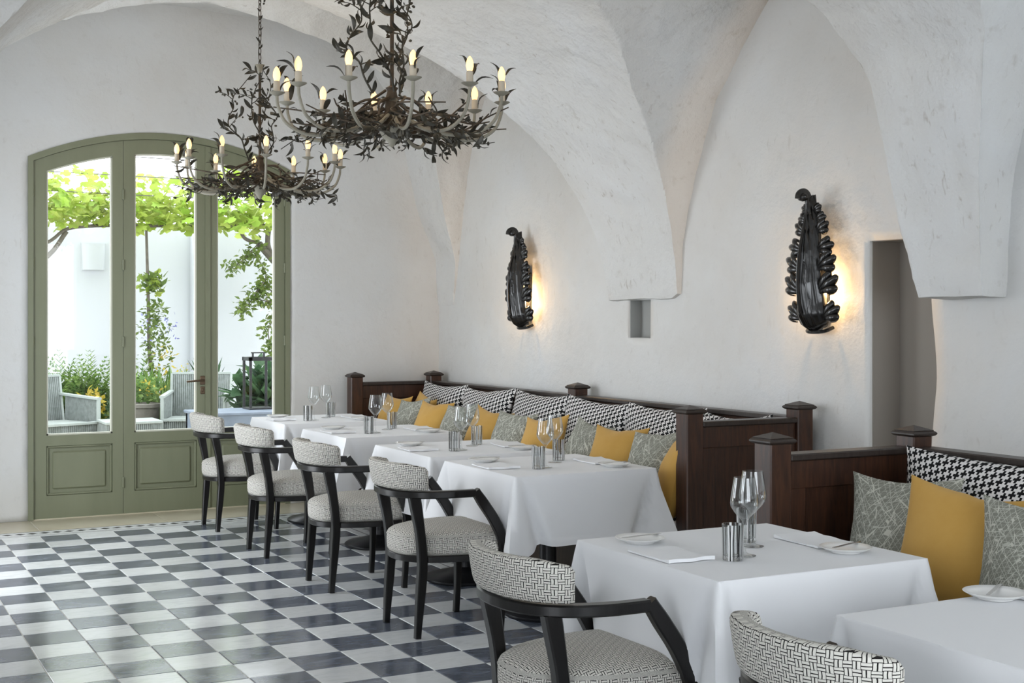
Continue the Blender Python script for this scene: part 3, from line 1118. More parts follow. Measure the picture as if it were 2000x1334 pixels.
for n, (x, y) in enumerate(tables):
    t = table0 if n == 0 else copy_tree(table0)
    t.location = (x, y, 0)
    t.rotation_euler = (0, 0, R([0, 1, 0, 0, -0.5, 0][n]))
    tag(t, 'round black pedestal table hidden under its cloth, ' + TABLE_WORDS[n], 'table', 'pedestal tables in a row')
    c = obj('tablecloth', make_cloth(n + 3), 'linen', angle=80, loc=(x, y, 0))
    c.rotation_euler = (0, 0, R([0, 1, 0, 0, -0.5, 0][n]))
    tag(c, 'white linen tablecloth draped over the table ' + TABLE_WORDS[n], 'tablecloth', 'white tablecloths')

# ================================================================== TABLEWARE
def wine_vf():
    o = [(0.0, 0.0), (0.036, 0.0), (0.037, 0.0015), (0.030, 0.003), (0.012, 0.007), (0.0048, 0.014), (0.0038, 0.04), (0.0038, 0.095), (0.006, 0.108),
         (0.016, 0.121), (0.032, 0.138), (0.043, 0.155), (0.0455, 0.168), (0.043, 0.190), (0.038, 0.222), (0.0335, 0.250)]
    i = [(0.0325, 0.250), (0.037, 0.222), (0.042, 0.190), (0.0445, 0.168), (0.042, 0.156), (0.031, 0.1395), (0.015, 0.123), (0.0, 0.116)]
    return lathe(o + i, 32, cap=False)
wine_me = mesh_data('wine_glass', wine_vf(), 'glass', angle=60)
def tumbler_vf():
    o = [(0.0, 0.0), (0.031, 0.0), (0.033, 0.003), (0.0345, 0.112), (0.0328, 0.112), (0.031, 0.014), (0.0, 0.012)]
    return lathe(o, 40, cap=False)
tumbler_me = mesh_data('tumbler', tumbler_vf(), 'tumbler', angle=50)
def plate_vf():
    return lathe([(0.0, 0.0), (0.048, 0.0), (0.05, 0.004), (0.068, 0.009), (0.083, 0.017), (0.0845, 0.0185), (0.083, 0.0195), (0.066, 0.0125), (0.05, 0.008), (0.0, 0.0075)], 40, cap=False)
plate_me = mesh_data('plate', plate_vf(), 'porcelain', angle=60)
def napkin_vf():
    # folded rectangle with a rolled long edge
    nx, ny = 10, 14
    V, F = [], []
    for i in range(nx + 1):
        for j in range(ny + 1):
            x, y = (i / nx - 0.5) * 0.17, (j / ny - 0.5) * 0.24
            z = 0.006 + 0.0035 * noise.noise(Vector((x * 14, y * 14, 1)))
            if j < 3: z += 0.006 * (3 - j) / 3
            V.append((x, y + 0.006 * math.sin(i), z))
    k = (nx + 1) * (ny + 1)
    for i in range(nx + 1):
        for j in range(ny + 1):
            V.append((V[i * (ny + 1) + j][0], V[i * (ny + 1) + j][1], 0.0008))
    def id_(i, j, b): return b * k + i * (ny + 1) + j
    for i in range(nx):
        for j in range(ny):
            F.append((id_(i, j, 0), id_(i + 1, j, 0), id_(i + 1, j + 1, 0), id_(i, j + 1, 0)))
            F.append((id_(i, j, 1), id_(i, j + 1, 1), id_(i + 1, j + 1, 1), id_(i + 1, j, 1)))
    for i in range(nx):
        for j in (0, ny):
            F.append((id_(i, j, 0), id_(i, j, 1), id_(i + 1, j, 1), id_(i + 1, j, 0)))
    for j in range(ny):
        for i in (0, nx):
            F.append((id_(i, j, 0), id_(i, j, 1), id_(i, j + 1, 1), id_(i, j + 1, 0)))
    return (V, F)
napkin_me = mesh_data('napkin', napkin_vf(), 'linen', angle=50)
def knife():
    blade = [(-0.085, 0.0), (-0.085, 0.004), (0.0, 0.006), (0.06, 0.0085), (0.078, 0.004), (0.083, -0.003), (0.0, -0.0055), (-0.085, -0.004)]
    V = [(x, y, 0.0) for x, y in blade] + [(x, y, 0.0018) for x, y in blade]
    n = len(blade)
    F = [tuple(reversed(range(n))), tuple(range(n, 2 * n))] + [(i, (i + 1) % n, n + (i + 1) % n, n + i) for i in range(n)]
    return (V, F)
knife_me = mesh_data('butter_knife', knife(), 'steel', smooth=False)
ZT = TT + 0.0015
def put(name, me, ti, dx, dy, dz, rz, label, cat, group):
    x, y = tables[ti]
    o = obj(name, me, None, loc=(x + dx, y + dy, ZT + dz))
    o.rotation_euler = (0, 0, R(rz))
    return tag(o, label, cat, group)
for ti in range(5):
    w = TABLE_WORDS[ti]
    if ti == 4:
        wg = [(-0.088, -0.108), (0.045, 0.02)]
        tg = [(-0.163, -0.147), (0.085, 0.105)]
    else:
        wg = [(-0.085, -0.125), (0.075, 0.06)]
        tg = [(-0.145, -0.16), (0.145, 0.14)]
    for q, side in enumerate(('chair', 'cushion')):
        s = 1 if q == 0 else -1
        put('wine_glass', wine_me, ti, wg[q][0], wg[q][1], 0, 20 * q, 'clear wine glass on the %s side of the table %s' % (side, w), 'wine glass', 'wine glasses')
        put('striped_tumbler', tumbler_me, ti, tg[q][0], tg[q][1], 0, 70 + 100 * q + 37 * ti, 'water tumbler with black and white streaks, %s side, table %s' % (side, w), 'tumbler', 'streaked tumblers')
        put('bread_plate', plate_me, ti, -0.245 * s, 0.257 * s if not (ti == 4 and q) else -0.205, 0, 0, 'small white bread plate, %s side, on the table %s' % (side, w), 'plate', 'bread plates')
        put('napkin', napkin_me, ti, -0.295 * s, 0.005 * s if ti == 4 else 0.02 * s, 0, (-4 if q == 0 else 176) + 3 * math.sin(ti * 2 + q), 'folded white napkin on the %s side of the table %s' % (side, w), 'napkin', 'folded napkins')
        put('butter_knife', knife_me, ti, -0.245 * s + 0.012, (0.257 * s if not (ti == 4 and q) else -0.205) + 0.01, 0.0205, 150 + 12 * q + 9 * ti, 'steel butter knife laid on the %s-side bread plate, table %s' % (side, w), 'knife', 'butter knives')
put('bread_plate', plate_me, 5, 0.11, 0.355, 0, 0, 'small white bread plate on the table cropped by the lower right corner', 'plate', 'bread plates')
put('butter_knife', knife_me, 5, 0.12, 0.365, 0.0205, 30, 'steel butter knife laid on the plate at the lower right corner', 'knife', 'butter knives')
put('napkin', napkin_me, 5, 0.27, 0.27, 0, 80, 'folded white napkin on the table cropped by the lower right corner', 'napkin', 'folded napkins')

# ================================================================== BOOTHS
def post_mesh():
    s = 0.052
    shaft = box(-s, s, -s, s, 0.0, 1.046, 0.006)
    return shaft
def cap_vf():
    V, F = [], []
    prof = [(0.050, 1.040), (0.060, 1.044), (0.0655, 1.050), (0.0655, 1.055), (0.060, 1.061), (0.055, 1.063), (0.056, 1.066), (0.0, 1.086)]
    for r, z in prof[:-1]:
        V += [(-r, -r, z), (r, -r, z), (r, r, z), (-r, r, z)]
    V.append((0, 0, prof[-1][1]))
    m = len(prof) - 1
    for k in range(m - 1):
        for q in range(4):
            q2 = (q + 1) % 4
            F.append((k * 4 + q, k * 4 + q2, k * 4 + 4 + q2, k * 4 + 4 + q))
    for q in range(4):
        F.append(((m - 1) * 4 + q, (m - 1) * 4 + (q + 1) % 4, m * 4))
    F.append((3, 2, 1, 0))
    return (V, F)
post_me = mesh_data('post', post_mesh(), 'mahogany', angle=20)
cap_me = mesh_data('post_cap', cap_vf(), 'mahogany_dark', angle=20)
def add_post(parent, x, y):
    p = obj('post', post_me, None, parent, loc=(x, y, 0))
    obj('post_cap', cap_me, None, p)
def panelled(parent, x0, x1, y0, y1, axis):
    """framed panel (z 0..0.97) with a recessed field and a flat top rail"""
    z0, z1 = 0.0, 0.972
    if axis == 'x':      # panel runs along x, thickness y
        L0, L1, t0, t1 = x0, x1, y0, y1
        mk = lambda a, b, c, d, e, f, bv: box(a, b, c, d, e, f, bv)
    else:
        L0, L1, t0, t1 = y0, y1, x0, x1
        mk = lambda a, b, c, d, e, f, bv: box(c, d, a, b, e, f, bv)
    fw = 0.085
    n = max(1, round((L1 - L0) / 1.2))
    frame = [mk(L0, L1, t0, t1, z1 - 0.11, z1, 0.003), mk(L0, L1, t0, t1, 0.0, 0.14, 0.003)]
    field = []
    for k in range(n + 1):
        c = L0 + (L1 - L0) * k / n
        a, b = max(L0, c - fw * (1 if 0 < k < n else 1)), min(L1, c + fw * (1 if 0 < k < n else 1))
        frame.append(mk(a, b, t0, t1, 0.139, z1 - 0.109, 0.003))
    tm = (t1 - t0) * 0.3
    for k in range(n):
        a = L0 + (L1 - L0) * k / n + fw - 0.004
        b = L0 + (L1 - L0) * (k + 1) / n - fw + 0.004
        field.append(mk(a, b, t0 + tm, t1 - tm, 0.13, z1 - 0.10, 0.0))
        o = obj('panel_field', field[-1], 'mahogany', parent, angle=20)
    obj('panel_frame', join(*frame), 'mahogany', parent, angle=20)
    ov = 0.018
    obj('top_rail', mk(L0, L1, t0 - ov, t1 + ov, z1, 1.000, 0.005), 'mahogany_dark', parent, angle=20)

def pad_vf(x0, x1, y0, y1, z0, z1, seed=0):
    nx, ny = 10, 16
    def pt(u, v, side):
        e = (1 - abs(u) ** 8) ** 0.35 * (1 - abs(v) ** 10) ** 0.35
        zc = (z0 + z1) / 2
        h = (z1 - z0) / 2
        z = zc + side * h * (0.62 + 0.38 * e) * (1 if e > 0.0 else 0.75)
        return ((x0 + x1) / 2 + u * (x1 - x0) / 2, (y0 + y1) / 2 + v * (y1 - y0) / 2, z)
    V, F, U = [], [], []
    for side in (1, -1):
        for i in range(nx + 1):
            for j in range(ny + 1):
                u, v = math.sin((i / nx - 0.5) * PI), math.sin((j / ny - 0.5) * PI)
                p = pt(u, v, side)
                V.append(p); U.append((p[0], p[1]))
    k = (nx + 1) * (ny + 1)
    g = lambda i, j, b: b * k + i * (ny + 1) + j
    for i in range(nx):
        for j in range(ny):
            F.append((g(i, j, 0), g(i + 1, j, 0), g(i + 1, j + 1, 0), g(i, j + 1, 0)))
            F.append((g(i, j, 1), g(i, j + 1, 1), g(i + 1, j + 1, 1), g(i + 1, j, 1)))
    for i in range(nx):
        F.append((g(i, 0, 0), g(i, 0, 1), g(i + 1, 0, 1), g(i + 1, 0, 0)))
        F.append((g(i, ny, 0), g(i + 1, ny, 0), g(i + 1, ny, 1), g(i, ny, 1)))
    for j in range(ny):
        F.append((g(0, j, 0), g(0, j + 1, 0), g(0, j + 1, 1), g(0, j, 1)))
        F.append((g(nx, j, 0), g(nx, j, 1), g(nx, j + 1, 1), g(nx, j + 1, 0)))
    return (V, F, U)

def booth(name, label, xb, xf_, yn, yf, mids, pads):
    t = thing(name, label, 'booth', (0, 0, 0))
    for x, y in [(xb, yf), (xb, yn), (xf_, yf), (xf_, yn)] + [(xb, m) for m in mids]:
        add_post(t, x, y)
    ys_ = [yn] + mids + [yf]
    for a, b in zip(ys_, ys_[1:]):
        panelled(t, xb - 0.03, xb + 0.03, a + 0.053, b - 0.053, 'y')
    for y in (yn, yf):
        panelled(t, xf_ + 0.053, xb - 0.053, y - 0.03, y + 0.03, 'x')
    obj('bench_base', box(xf_ + 0.05, xb - 0.034, yn + 0.034, yf - 0.034, 0.0, 0.36, 0.004), 'mahogany_dark', t)
    edges = lrange(yn + 0.036, yf - 0.036, pads)
    for a, b in zip(edges, edges[1:]):
        obj('seat_pad', pad_vf(xf_ + 0.02, xb - 0.036, a + 0.003, b - 0.003, 0.361, 0.485), 'crosses_fine', t, angle=60)
    return t
booth('banquette_booth', 'long dark mahogany booth bench with capped posts along the white wall, farther one', 4.67, 3.95, 5.555, 10.33, [7.9], 4)
booth('banquette_booth', 'dark mahogany booth bench with capped posts at the right edge, nearer one', 4.025, 3.285, 0.9, 4.065, [], 3)

# ------------------------------------------------------------------ cushions
def pillow_vf(w, h, th, n=16, seed=0, pinch=0.13):
    V, F, U = [], [], []
    rr = random.Random(seed)
    ear = [rr.uniform(0.8, 1.3) for _ in range(4)]
    for side in (1, -1):
        for i in range(n + 1):
            for j in range(n + 1):
                u, v = math.sin((i / n - 0.5) * PI), math.sin((j / n - 0.5) * PI)
                q = ear[(1 if u > 0 else 0) + (2 if v > 0 else 0)]
                x = w / 2 * u * (1 - pinch * q * (1 - v * v))
                y = h / 2 * v * (1 - pinch * q * (1 - u * u))
                e = max(0, (1 - u * u) * (1 - v * v))
                z = side * th / 2 * (e ** 0.55)
                z += 0.008 * noise.noise(Vector((u * 2.2 + seed, v * 2.2, side))) * e ** 0.3
                # slump: the belly sits low
                z *= 1.0 - 0.18 * v
                V.append((x, y, z)); U.append((u * w / 2 + 3.0 + seed * 0.13, v * h / 2 + 3.0))
    k = (n + 1) ** 2
    g = lambda i, j, b: b * k + i * (n + 1) + j
    for i in range(n):
        for j in range(n):
            F.append((g(i, j, 0), g(i + 1, j, 0), g(i + 1, j + 1, 0), g(i, j + 1, 0)))
            F.append((g(i, j, 1), g(i, j + 1, 1), g(i + 1, j + 1, 1), g(i + 1, j, 1)))
    return V, F, U

def place_pillow(name, w, h, th, mat, bottom, yaw, lean, label, group, seed, roll=0):
    """stands on its lower edge at bottom; faces -x turned by yaw; leans back by lean"""
    o = obj(name, pillow_vf(w, h, th, seed=seed), mat, angle=180)
    # local x -> along the bench, local y -> up, local z -> facing the room
    Bm = Matrix(((0, 0, -1), (-1, 0, 0), (0, 1, 0))).to_4x4()
    m = Matrix.Translation(bottom) @ Matrix.Rotation(R(yaw), 4, 'Z') @ Matrix.Rotation(R(lean), 4, 'Y') @ Bm @ Matrix.Rotation(R(roll), 4, 'Z') @ Matrix.Translation((0, h / 2, 0))
    o.matrix_world = m
    return tag(o, label, 'cushion', group)

big = [(9.80, 0.82), (8.98, 0.80), (8.18, 0.80), (7.40, 0.80), (6.62, 0.80), (5.94, 0.66)]
bl = ['farthest, in the booth corner', 'second from the booth corner', 'third from the booth corner', 'fourth, below the middle post', 'fifth from the booth corner', 'half hidden behind the booth end post']
for n, (y, w) in enumerate(big):
    place_pillow('back_cushion', w + 0.03, 0.535, 0.22, 'crosses', (4.42, y, 0.487), 2 * math.sin(n * 2.3), 13, 'large black and white printed back cushion, ' + bl[n], 'large printed back cushions', n, roll=1.5 * math.sin(n * 1.7))
small = [
    (9.90, 4.03, 'ochre', 6, 20, 'plain ochre cushion in the far corner of the booth'),
    (9.47, 4.01, 'scribble', 8, 21, 'grey patterned cushion, farthest grey one in the booth'),
    (9.66, 4.20, 'ochre', -4, 13, 'ochre cushion peeking out behind the farthest grey cushion'),
    (9.07, 3.99, 'ochre', 10, 22, 'ochre cushion between the two farthest grey cushions'),
    (8.66, 4.03, 'scribble', 4, 20, 'grey patterned cushion, second from the booth corner'),
    (8.16, 3.99, 'ochre', 12, 21, 'plump ochre cushion behind the third table glasses'),
    (7.76, 3.99, 'scribble', 9, 21, 'grey patterned cushion, third grey one from the booth corner'),
    (7.33, 4.00, 'ochre', 8, 21, 'ochre cushion behind the wine glasses of the fourth table'),
    (6.86, 4.01, 'scribble', 2, 20, 'grey patterned cushion, second grey one from the near booth end'),
    (6.45, 3.98, 'ochre', 13, 22, 'ochre cushion standing between the last two grey cushions'),
    (6.06, 3.99, 'scribble', 4, 21, 'grey patterned cushion beside the near booth end'),
    (5.79, 3.99, 'ochre', -38, 11, 'ochre cushion squeezed against the near booth end post'),
]
for n, (y, x, m, yaw, lean, lab) in enumerate(small):
    place_pillow('throw_cushion', 0.43 if n != 11 else 0.40, 0.45, 0.20, m, (x, y, 0.487), yaw, lean, lab, 'small ochre and grey cushions', 20 + n, roll=7 * math.sin(n * 2.1))
for n, (y, w) in enumerate([(3.40, 1.05), (2.30, 1.0)]):
    if n == 0:
        place_pillow('back_cushion', w, 0.545, 0.29, 'crosses', (3.74, y, 0.487), 0, 11, 'long black and white printed back cushion in the nearer booth', 'large printed back cushions', 40)
for n, (y, x, m, yaw, lean, lab) in enumerate([
    (3.64, 3.50, 'scribble', 12, 14, 'grey patterned cushion by the nearer booth end panel'),
    (3.32, 3.42, 'ochre', 10, 12, 'large ochre cushion in the nearer booth'),
    (2.92, 3.38, 'scribble', 4, 13, 'grey patterned cushion cut by the right edge of the picture'),
    (2.86, 3.56, 'ochre', -2, 12, 'ochre cushion corner showing behind the cut grey cushion'),
    ]):
    place_pillow('throw_cushion', 0.48, 0.47, 0.20, m, (x, y, 0.488), yaw, lean, lab, 'small ochre and grey cushions', 50 + n, roll=[2, -5, 2, 0][n])

# ================================================================== WALL SCONCES
def sconce_body():
    nt, ns = 90, 24
    H = 0.70
    Wt = [(0, 0.06), (0.04, 0.10), (0.10, 0.105), (0.18, 0.088), (0.3, 0.080), (0.55, 0.066), (0.8, 0.046), (0.93, 0.026), (1, 0.004)]
    V, F = [], []
    for i in range(nt + 1):
        t = i / nt
        for j in range(ns + 1):
            s = j / ns * 2 - 1
            a = abs(s)
            dep = interp(t, SC_P) * (1 - 0.55 * a ** 2.0) + 0.014
            dep += 0.011 * (0.5 + 0.5 * math.cos(2 * PI * (3.6 * a + 1.6 * t * t))) * sstep(0.1, 0.3, a)
            dep -= 0.012 * math.exp(-((a - 0.14) / 0.07) ** 2)
            V.append((-dep, interp(t, Wt) * s, t * H + 0.03 * a * a))
    for i in range(nt):
        for j in range(ns):
            q = i * (ns + 1) + j
            F.append((q, q + 1, q + ns + 2, q + ns + 1))
    return (V, F)
SC_P = [(0, 0.05), (0.04, 0.10), (0.12, 0.135), (0.35, 0.150), (0.6, 0.138), (0.85, 0.110), (1, 0.105)]
def sconce_lobe(L, fingers=3):
    """fan of rounded fingers; root at origin, growing along +y, face toward -x"""
    na, nb = 10, fingers * 8
    V, F = [], []
    for i in range(na + 1):
        a = i / na
        for j in range(nb + 1):
            b = j / nb * 2 - 1
            ph = R(34) * b * (0.6 + 0.4 * a)
            fn = abs(math.sin(PI * fingers * (b + 1) / 2)) ** 0.6
            rim = (0.62 + 0.38 * fn) * (1 - 0.24 * abs(b) ** 1.5)
            r = L * a * (1 if a < 0.45 else (1 - (1 - rim) * sstep(0.45, 1.0, a)))
            x = -0.20 * L * math.sin(PI * 0.8 * a) + 0.10 * L * a * a - 0.07 * L * fn * a
            V.append((x, r * math.cos(ph), r * math.sin(ph) * 0.95))
    for i in range(na):
        for j in range(nb):
            q = i * (nb + 1) + j
            F.append((q, q + nb + 1, q + nb + 2, q + 1))
    return (V, F)
def make_sconce():
    t = thing('wall_sconce', 'x', 'wall lamp')
    lf = obj('acanthus_body', sconce_body(), 'sconce_black', t, angle=70)
    md = lf.modifiers.new('thick', 'SOLIDIFY'); md.thickness = 0.008
    for sd in (1, -1):
        for z, yy, xx, L in [(0.060, 0.064, 0.070, 0.130), (0.200, 0.050, 0.085, 0.150), (0.325, 0.044, 0.088, 0.138), (0.432, 0.038, 0.086, 0.118), (0.522, 0.030, 0.082, 0.096), (0.592, 0.022, 0.080, 0.074), (0.640, 0.015, 0.084, 0.056)]:
            lo_ = obj('leaf_lobe', sconce_lobe(L * 1.22), 'sconce_black', t, angle=70, loc=(-xx, sd * yy, z))
            lo_.scale = (1, sd, 1)
            lo_.rotation_euler = (sd * R(20 + 9 * math.sin(z * 40)), 0, sd * R(-4))
            md = lo_.modifiers.new('thick', 'SOLIDIFY'); md.thickness = 0.007
    roll = xf(lathe([(0.0, -0.034), (0.012, -0.032), (0.019, -0.022), (0.024, 0.0), (0.019, 0.022), (0.012, 0.032), (0.0, 0.034)], 16, cap=False), Matrix.Translation((-0.150, 0, 0.716)) @ Matrix.Rotation(R(90), 4, 'X'))
    neck = sweep(catmull([(-0.112, 0, 0.60), (-0.108, 0, 0.67), (-0.118, 0, 0.722), (-0.142, 0, 0.738), (-0.168, 0, 0.726), (-0.172, 0, 0.704)], 5), lambda q: (0.040 + 0.018 * q, 0.016), up=(0, 1, 0), ch=0.5)
    neck = (neck[0], neck[1])
    obj('scroll_tip', join((roll[0], roll[1]), neck), 'sconce_black', t, angle=60)
    obj('midrib', tube(catmull([(-0.085, 0, 0.03), (-0.165, 0, 0.12), (-0.185, 0, 0.28), (-0.168, 0, 0.45), (-0.125, 0, 0.62)], 6), lambda q: 0.011 - 0.004 * q, 8), 'sconce_black', t)
    obj('bottom_lip', tube(catmull([(-0.012, -0.085, 0.02), (-0.06, -0.07, 0.0), (-0.085, 0, -0.006), (-0.06, 0.07, 0.0), (-0.012, 0.085, 0.02)], 6), 0.010, 8), 'sconce_black', t)
    obj('back_plate', box(-0.012, 0.004, -0.035, 0.035, 0.08, 0.42, 0.003), 'sconce_black', t)
    obj('lamp_holder', lathe([(0.014, 0.08), (0.014, 0.135), (0.011, 0.14)], 12), 'iron_dark', t, loc=(-0.055, 0, 0.0))
    obj('bulb', lathe([(0.010, 0.138), (0.018, 0.15), (0.021, 0.165), (0.016, 0.182), (0.0, 0.192)], 14), 'sconce_bulb', t, loc=(-0.055, 0, 0.0))
    return t
sc0 = make_sconce()
for n, (y, lab) in enumerate([(8.84, 'black acanthus leaf wall lamp, farther one, above the long booth'), (5.50, 'black acanthus leaf wall lamp, nearer one, left of the tall recess')]):
    s = sc0 if n == 0 else copy_tree(sc0)
    s.location = (4.796, y, 1.462)
    tag(s, lab, 'wall lamp', 'acanthus wall lamps')
    ld = bpy.data.lights.new('sconce_light', 'POINT')
    ld.energy = 12.0
    ld.color = (1.0, 0.62, 0.28)
    ld.shadow_soft_size = 0.022
    lo = bpy.data.objects.new('sconce_light', ld)
    lo.location = (4.796 - 0.055, y, 1.462 + 0.205)
    COL.objects.link(lo)

# ================================================================== CHANDELIERS
def leaf_vf(L=0.06, W=0.018):
    V, F = [], []
    n = 6
    for i in range(n + 1):
        t = i / n
        w = W * math.sin(PI * min(1, t * 0.94 + 0.06)) ** 0.8 * (1 - 0.2 * t) / 2
        z = 0.012 * math.sin(PI * t) * L / 0.06
        V += [(t * L, -w, z + 0.2 * w), (t * L, 0, z - 0.1 * w), (t * L, w, z + 0.2 * w)]
    for i in range(n):
        for k in range(2):
            F.append((i * 3 + k, i * 3 + k + 1, i * 3 + k + 4, i * 3 + k + 3))
    # thickness
    m = len(V)
    V += [(x, y, z - 0.0012) for x, y, z in V]
    F += [tuple(m + q for q in reversed(f)) for f in F]
    for i in range(n):
        for k in (0, 2):
            a, b = i * 3 + k, i * 3 + 3 + k
            F.append((a, b, m + b, m + a) if k == 2 else (b, a, m + a, m + b))
    return (V, F)
leaf_big = mesh_data('leaf', leaf_vf(0.078, 0.026), 'lamp_leaf')
leaf_small = mesh_data('leaf', leaf_vf(0.054, 0.018), 'lamp_leaf')
olive = mesh_data('olive', lathe([(0.0, -0.011), (0.005, -0.008), (0.007, 0.0), (0.005, 0.008), (0.0, 0.011)], 8, cap=False), 'lamp_leaf')

def make_chandelier(seed):
    rr = random.Random(seed)
    t = thing('chandelier', 'x', 'chandelier')
    # origin: the hub axis at the height of the candle cups (z = 0)
    obj('stem_rod', tube([(0, 0, -0.12), (0, 0, 0.66)], 0.0095, 10), 'lamp_brown', t)
    obj('rod_cup', lathe([(0.008, 0.60), (0.012, 0.63), (0.03, 0.665), (0.034, 0.672), (0.008, 0.668)], 16), 'lamp_ivory', t)
    chain = []
    for k in range(14):
        c = 0.68 + k * 0.042
        pts = []
        for q in range(13):
            a = 2 * PI * q / 12
            x, z = 0.010 * math.cos(a), 0.026 * math.sin(a)
            pts.append((x, 0, c + z) if k % 2 else (0, x, c + z))
        chain.append(tube(pts, 0.003, 5))
    obj('chain', join(*chain), 'lamp_brown', t)
    obj('hub', lathe([(0.012, 0.06), (0.03, 0.05), (0.022, 0.035), (0.03, 0.0), (0.035, -0.06), (0.05, -0.10), (0.06, -0.13), (0.05, -0.15)], 20), 'lamp_brown', t)
    obj('finial', lathe([(0.0, -0.232), (0.012, -0.225), (0.02, -0.205), (0.045, -0.185), (0.058, -0.160), (0.064, -0.140), (0.05, -0.138)], 20), 'lamp_ivory', t)
    # twelve arms
    arm_p = catmull([(0.05, 0, -0.085), (0.14, 0, -0.13), (0.27, 0, -0.178), (0.40, 0, -0.183), (0.495, 0, -0.135), (0.533, 0, -0.06), (0.54, 0, 0.0)], 6)
    arm_me = mesh_data('arm', tube(arm_p, lambda q: 0.0095 - 0.002 * q, 8), 'lamp_ivory')
    cup_me = mesh_data('drip_pan', lathe([(0.006, -0.012), (0.02, -0.006), (0.037, 0.003), (0.039, 0.006), (0.03, 0.006), (0.012, 0.006)], 18), 'lamp_ivory')
    can_me = mesh_data('candle_sleeve', lathe([(0.0155, 0.005), (0.0155, 0.055), (0.012, 0.058)], 14), 'candle')
    bulb_me = mesh_data('bulb', lathe([(0.010, 0.056), (0.0135, 0.064), (0.0175, 0.080), (0.0165, 0.098), (0.011, 0.114), (0.004, 0.124), (0.0, 0.126)], 14), 'bulb')
    ring_me = None
    lw = R(27.73)
    for k in range(12):
        a = R(15 + 30 * k) - lw
        ar = obj('arm', arm_me, None, t)
        ar.rotation_euler = (0, 0, a - PI / 2)
        for nm, me in (('drip_pan', cup_me), ('candle_sleeve', can_me), ('bulb', bulb_me)):
            obj(nm, me, None, ar, loc=(0.54, 0, 0))
        # two or three leaves hugging each candle
        for q in range(4):
            l = obj('leaf', leaf_big if q < 2 else leaf_small, None, ar)
            b = rr.uniform(0, 2 * PI)
            l.location = (0.54 + 0.02 * math.cos(b), 0.02 * math.sin(b), (0.01, 0.065, 0.09, 0.03)[q] + rr.uniform(-.01, .012))
            l.rotation_euler = (rr.uniform(-.5, .5), -rr.uniform(0.2, 1.1), b + rr.uniform(-0.7, 0.7))
            l.scale = (1.15, 1.15, 1.15)
    # branches
    loose = []      # leaves of the dense twig nest, too many to count one by one
    lv_big, lv_small = leaf_vf(0.078, 0.026), leaf_vf(0.054, 0.018)
    def branch(pts, r0, n_leaf, side_r=0.02, berries=1, mat='lamp_brown', small=0.5, start=0.2, nest=False):
        c = catmull(pts, 5)
        st = obj('vine_stem', tube(c, lambda q: r0 * (1 - 0.55 * q), 5), mat, t)
        for q in range(n_leaf):
            f = start + (1 - start) * (q + rr.random() * 0.6) / n_leaf
            k = min(len(c) - 2, int(f * (len(c) - 1)))
            p = c[k]
            d = (c[k + 1] - c[k]).normalized()
            rot = d.to_track_quat('X', 'Z').to_euler()
            tiny = rr.random() < small
            dev = rr.uniform(0.35, 1.0) * rr.choice((-1, 1))
            M3 = rot.to_matrix() @ Euler((rr.uniform(0, 6.28), 0, 0)).to_matrix() @ Euler((0, 0, dev)).to_matrix()
            s = rr.uniform(0.7, 1.15)
            if nest:
                loose.append(xf(lv_small if tiny else lv_big, Matrix.Translation(p) @ M3.to_4x4() @ Matrix.Scale(s, 4)))
                continue
            l = obj('leaf', leaf_small if tiny else leaf_big, None, st)
            l.location = p
            l.rotation_euler = M3.to_euler()
            l.scale = (s, s, s)
        for q in range(berries):
            k = rr.randrange(len(c) // 2, len(c))
            tw = Vector((rr.uniform(-1, 1), rr.uniform(-1, 1), rr.uniform(-.8, .6))).normalized() * 0.03
            o = obj('olive', olive, None, st, loc=c[k] + tw)
            o.rotation_euler = (rr.uniform(0, 3), rr.uniform(0, 3), 0)
        return c
    # woven mass of twigs radiating from the hub
    for k in range(36):
        a = 2 * PI * (k + rr.random() * 0.8) / 36
        R1 = rr.uniform(0.36, 0.60)
        sw = rr.uniform(-0.6, 0.6)
        pts = []
        z0 = rr.uniform(-0.13, 0.0)
        for q in range(6):
            f = q / 5
            r = 0.035 + (R1 - 0.035) * f
            aa = a + sw * f + 0.22 * math.sin(f * 7 + k)
            z = z0 + (-0.125 - z0) * f + 0.045 * math.sin(f * 5 + k * 1.7) - 0.03 * math.sin(PI * f) + 0.07 * max(0, f - 0.6) * (1 + math.sin(k * 2.3)) + rr.uniform(-.01, .01)
            pts.append((r * math.cos(aa), r * math.sin(aa), z))
        branch(pts, 0.0070, 5, small=0.45, start=0.25, nest=True)
    # drooping sprays under the ring
    for k in range(26):
        a = 2 * PI * (k + rr.random()) / 26
        r0 = rr.uniform(0.08, 0.38)
        pts = []
        for q in range(5):
            f = q / 4
            r = r0 + 0.16 * f + 0.02 * math.sin(q * 2 + k)
            z = -0.12 - 0.17 * f * (0.6 + 0.5 * rr.random()) + 0.04 * f * f
            aa = a + 0.5 * f * math.sin(k * 3)
            pts.append((r * math.cos(aa), r * math.sin(aa), z))
        branch(pts, 0.0045, 5, berries=2, mat='lamp_leaf', small=0.6, start=0.1)
    # vines climbing beside the rod
    for k, (a0, r0, top) in enumerate([(0.3, 0.10, 0.64), (2.6, 0.17, 0.60), (4.0, 0.13, 0.66), (5.3, 0.09, 0.5)]):
        pts = []
        for q in range(9):
            f = q / 8
            r = r0 * (0.45 + 0.75 * math.sin(PI * min(1, f * 1.05)) ** 0.8) + 0.02 * math.sin(q * 2.1 + k)
            aa = a0 + 0.5 * math.sin(f * 5 + k)
            pts.append((r * math.cos(aa), r * math.sin(aa), 0.02 + (top - 0.02) * f))
        c = branch(pts, 0.0055, 15, berries=4, mat='lamp_leaf', small=0.35, start=0.02)
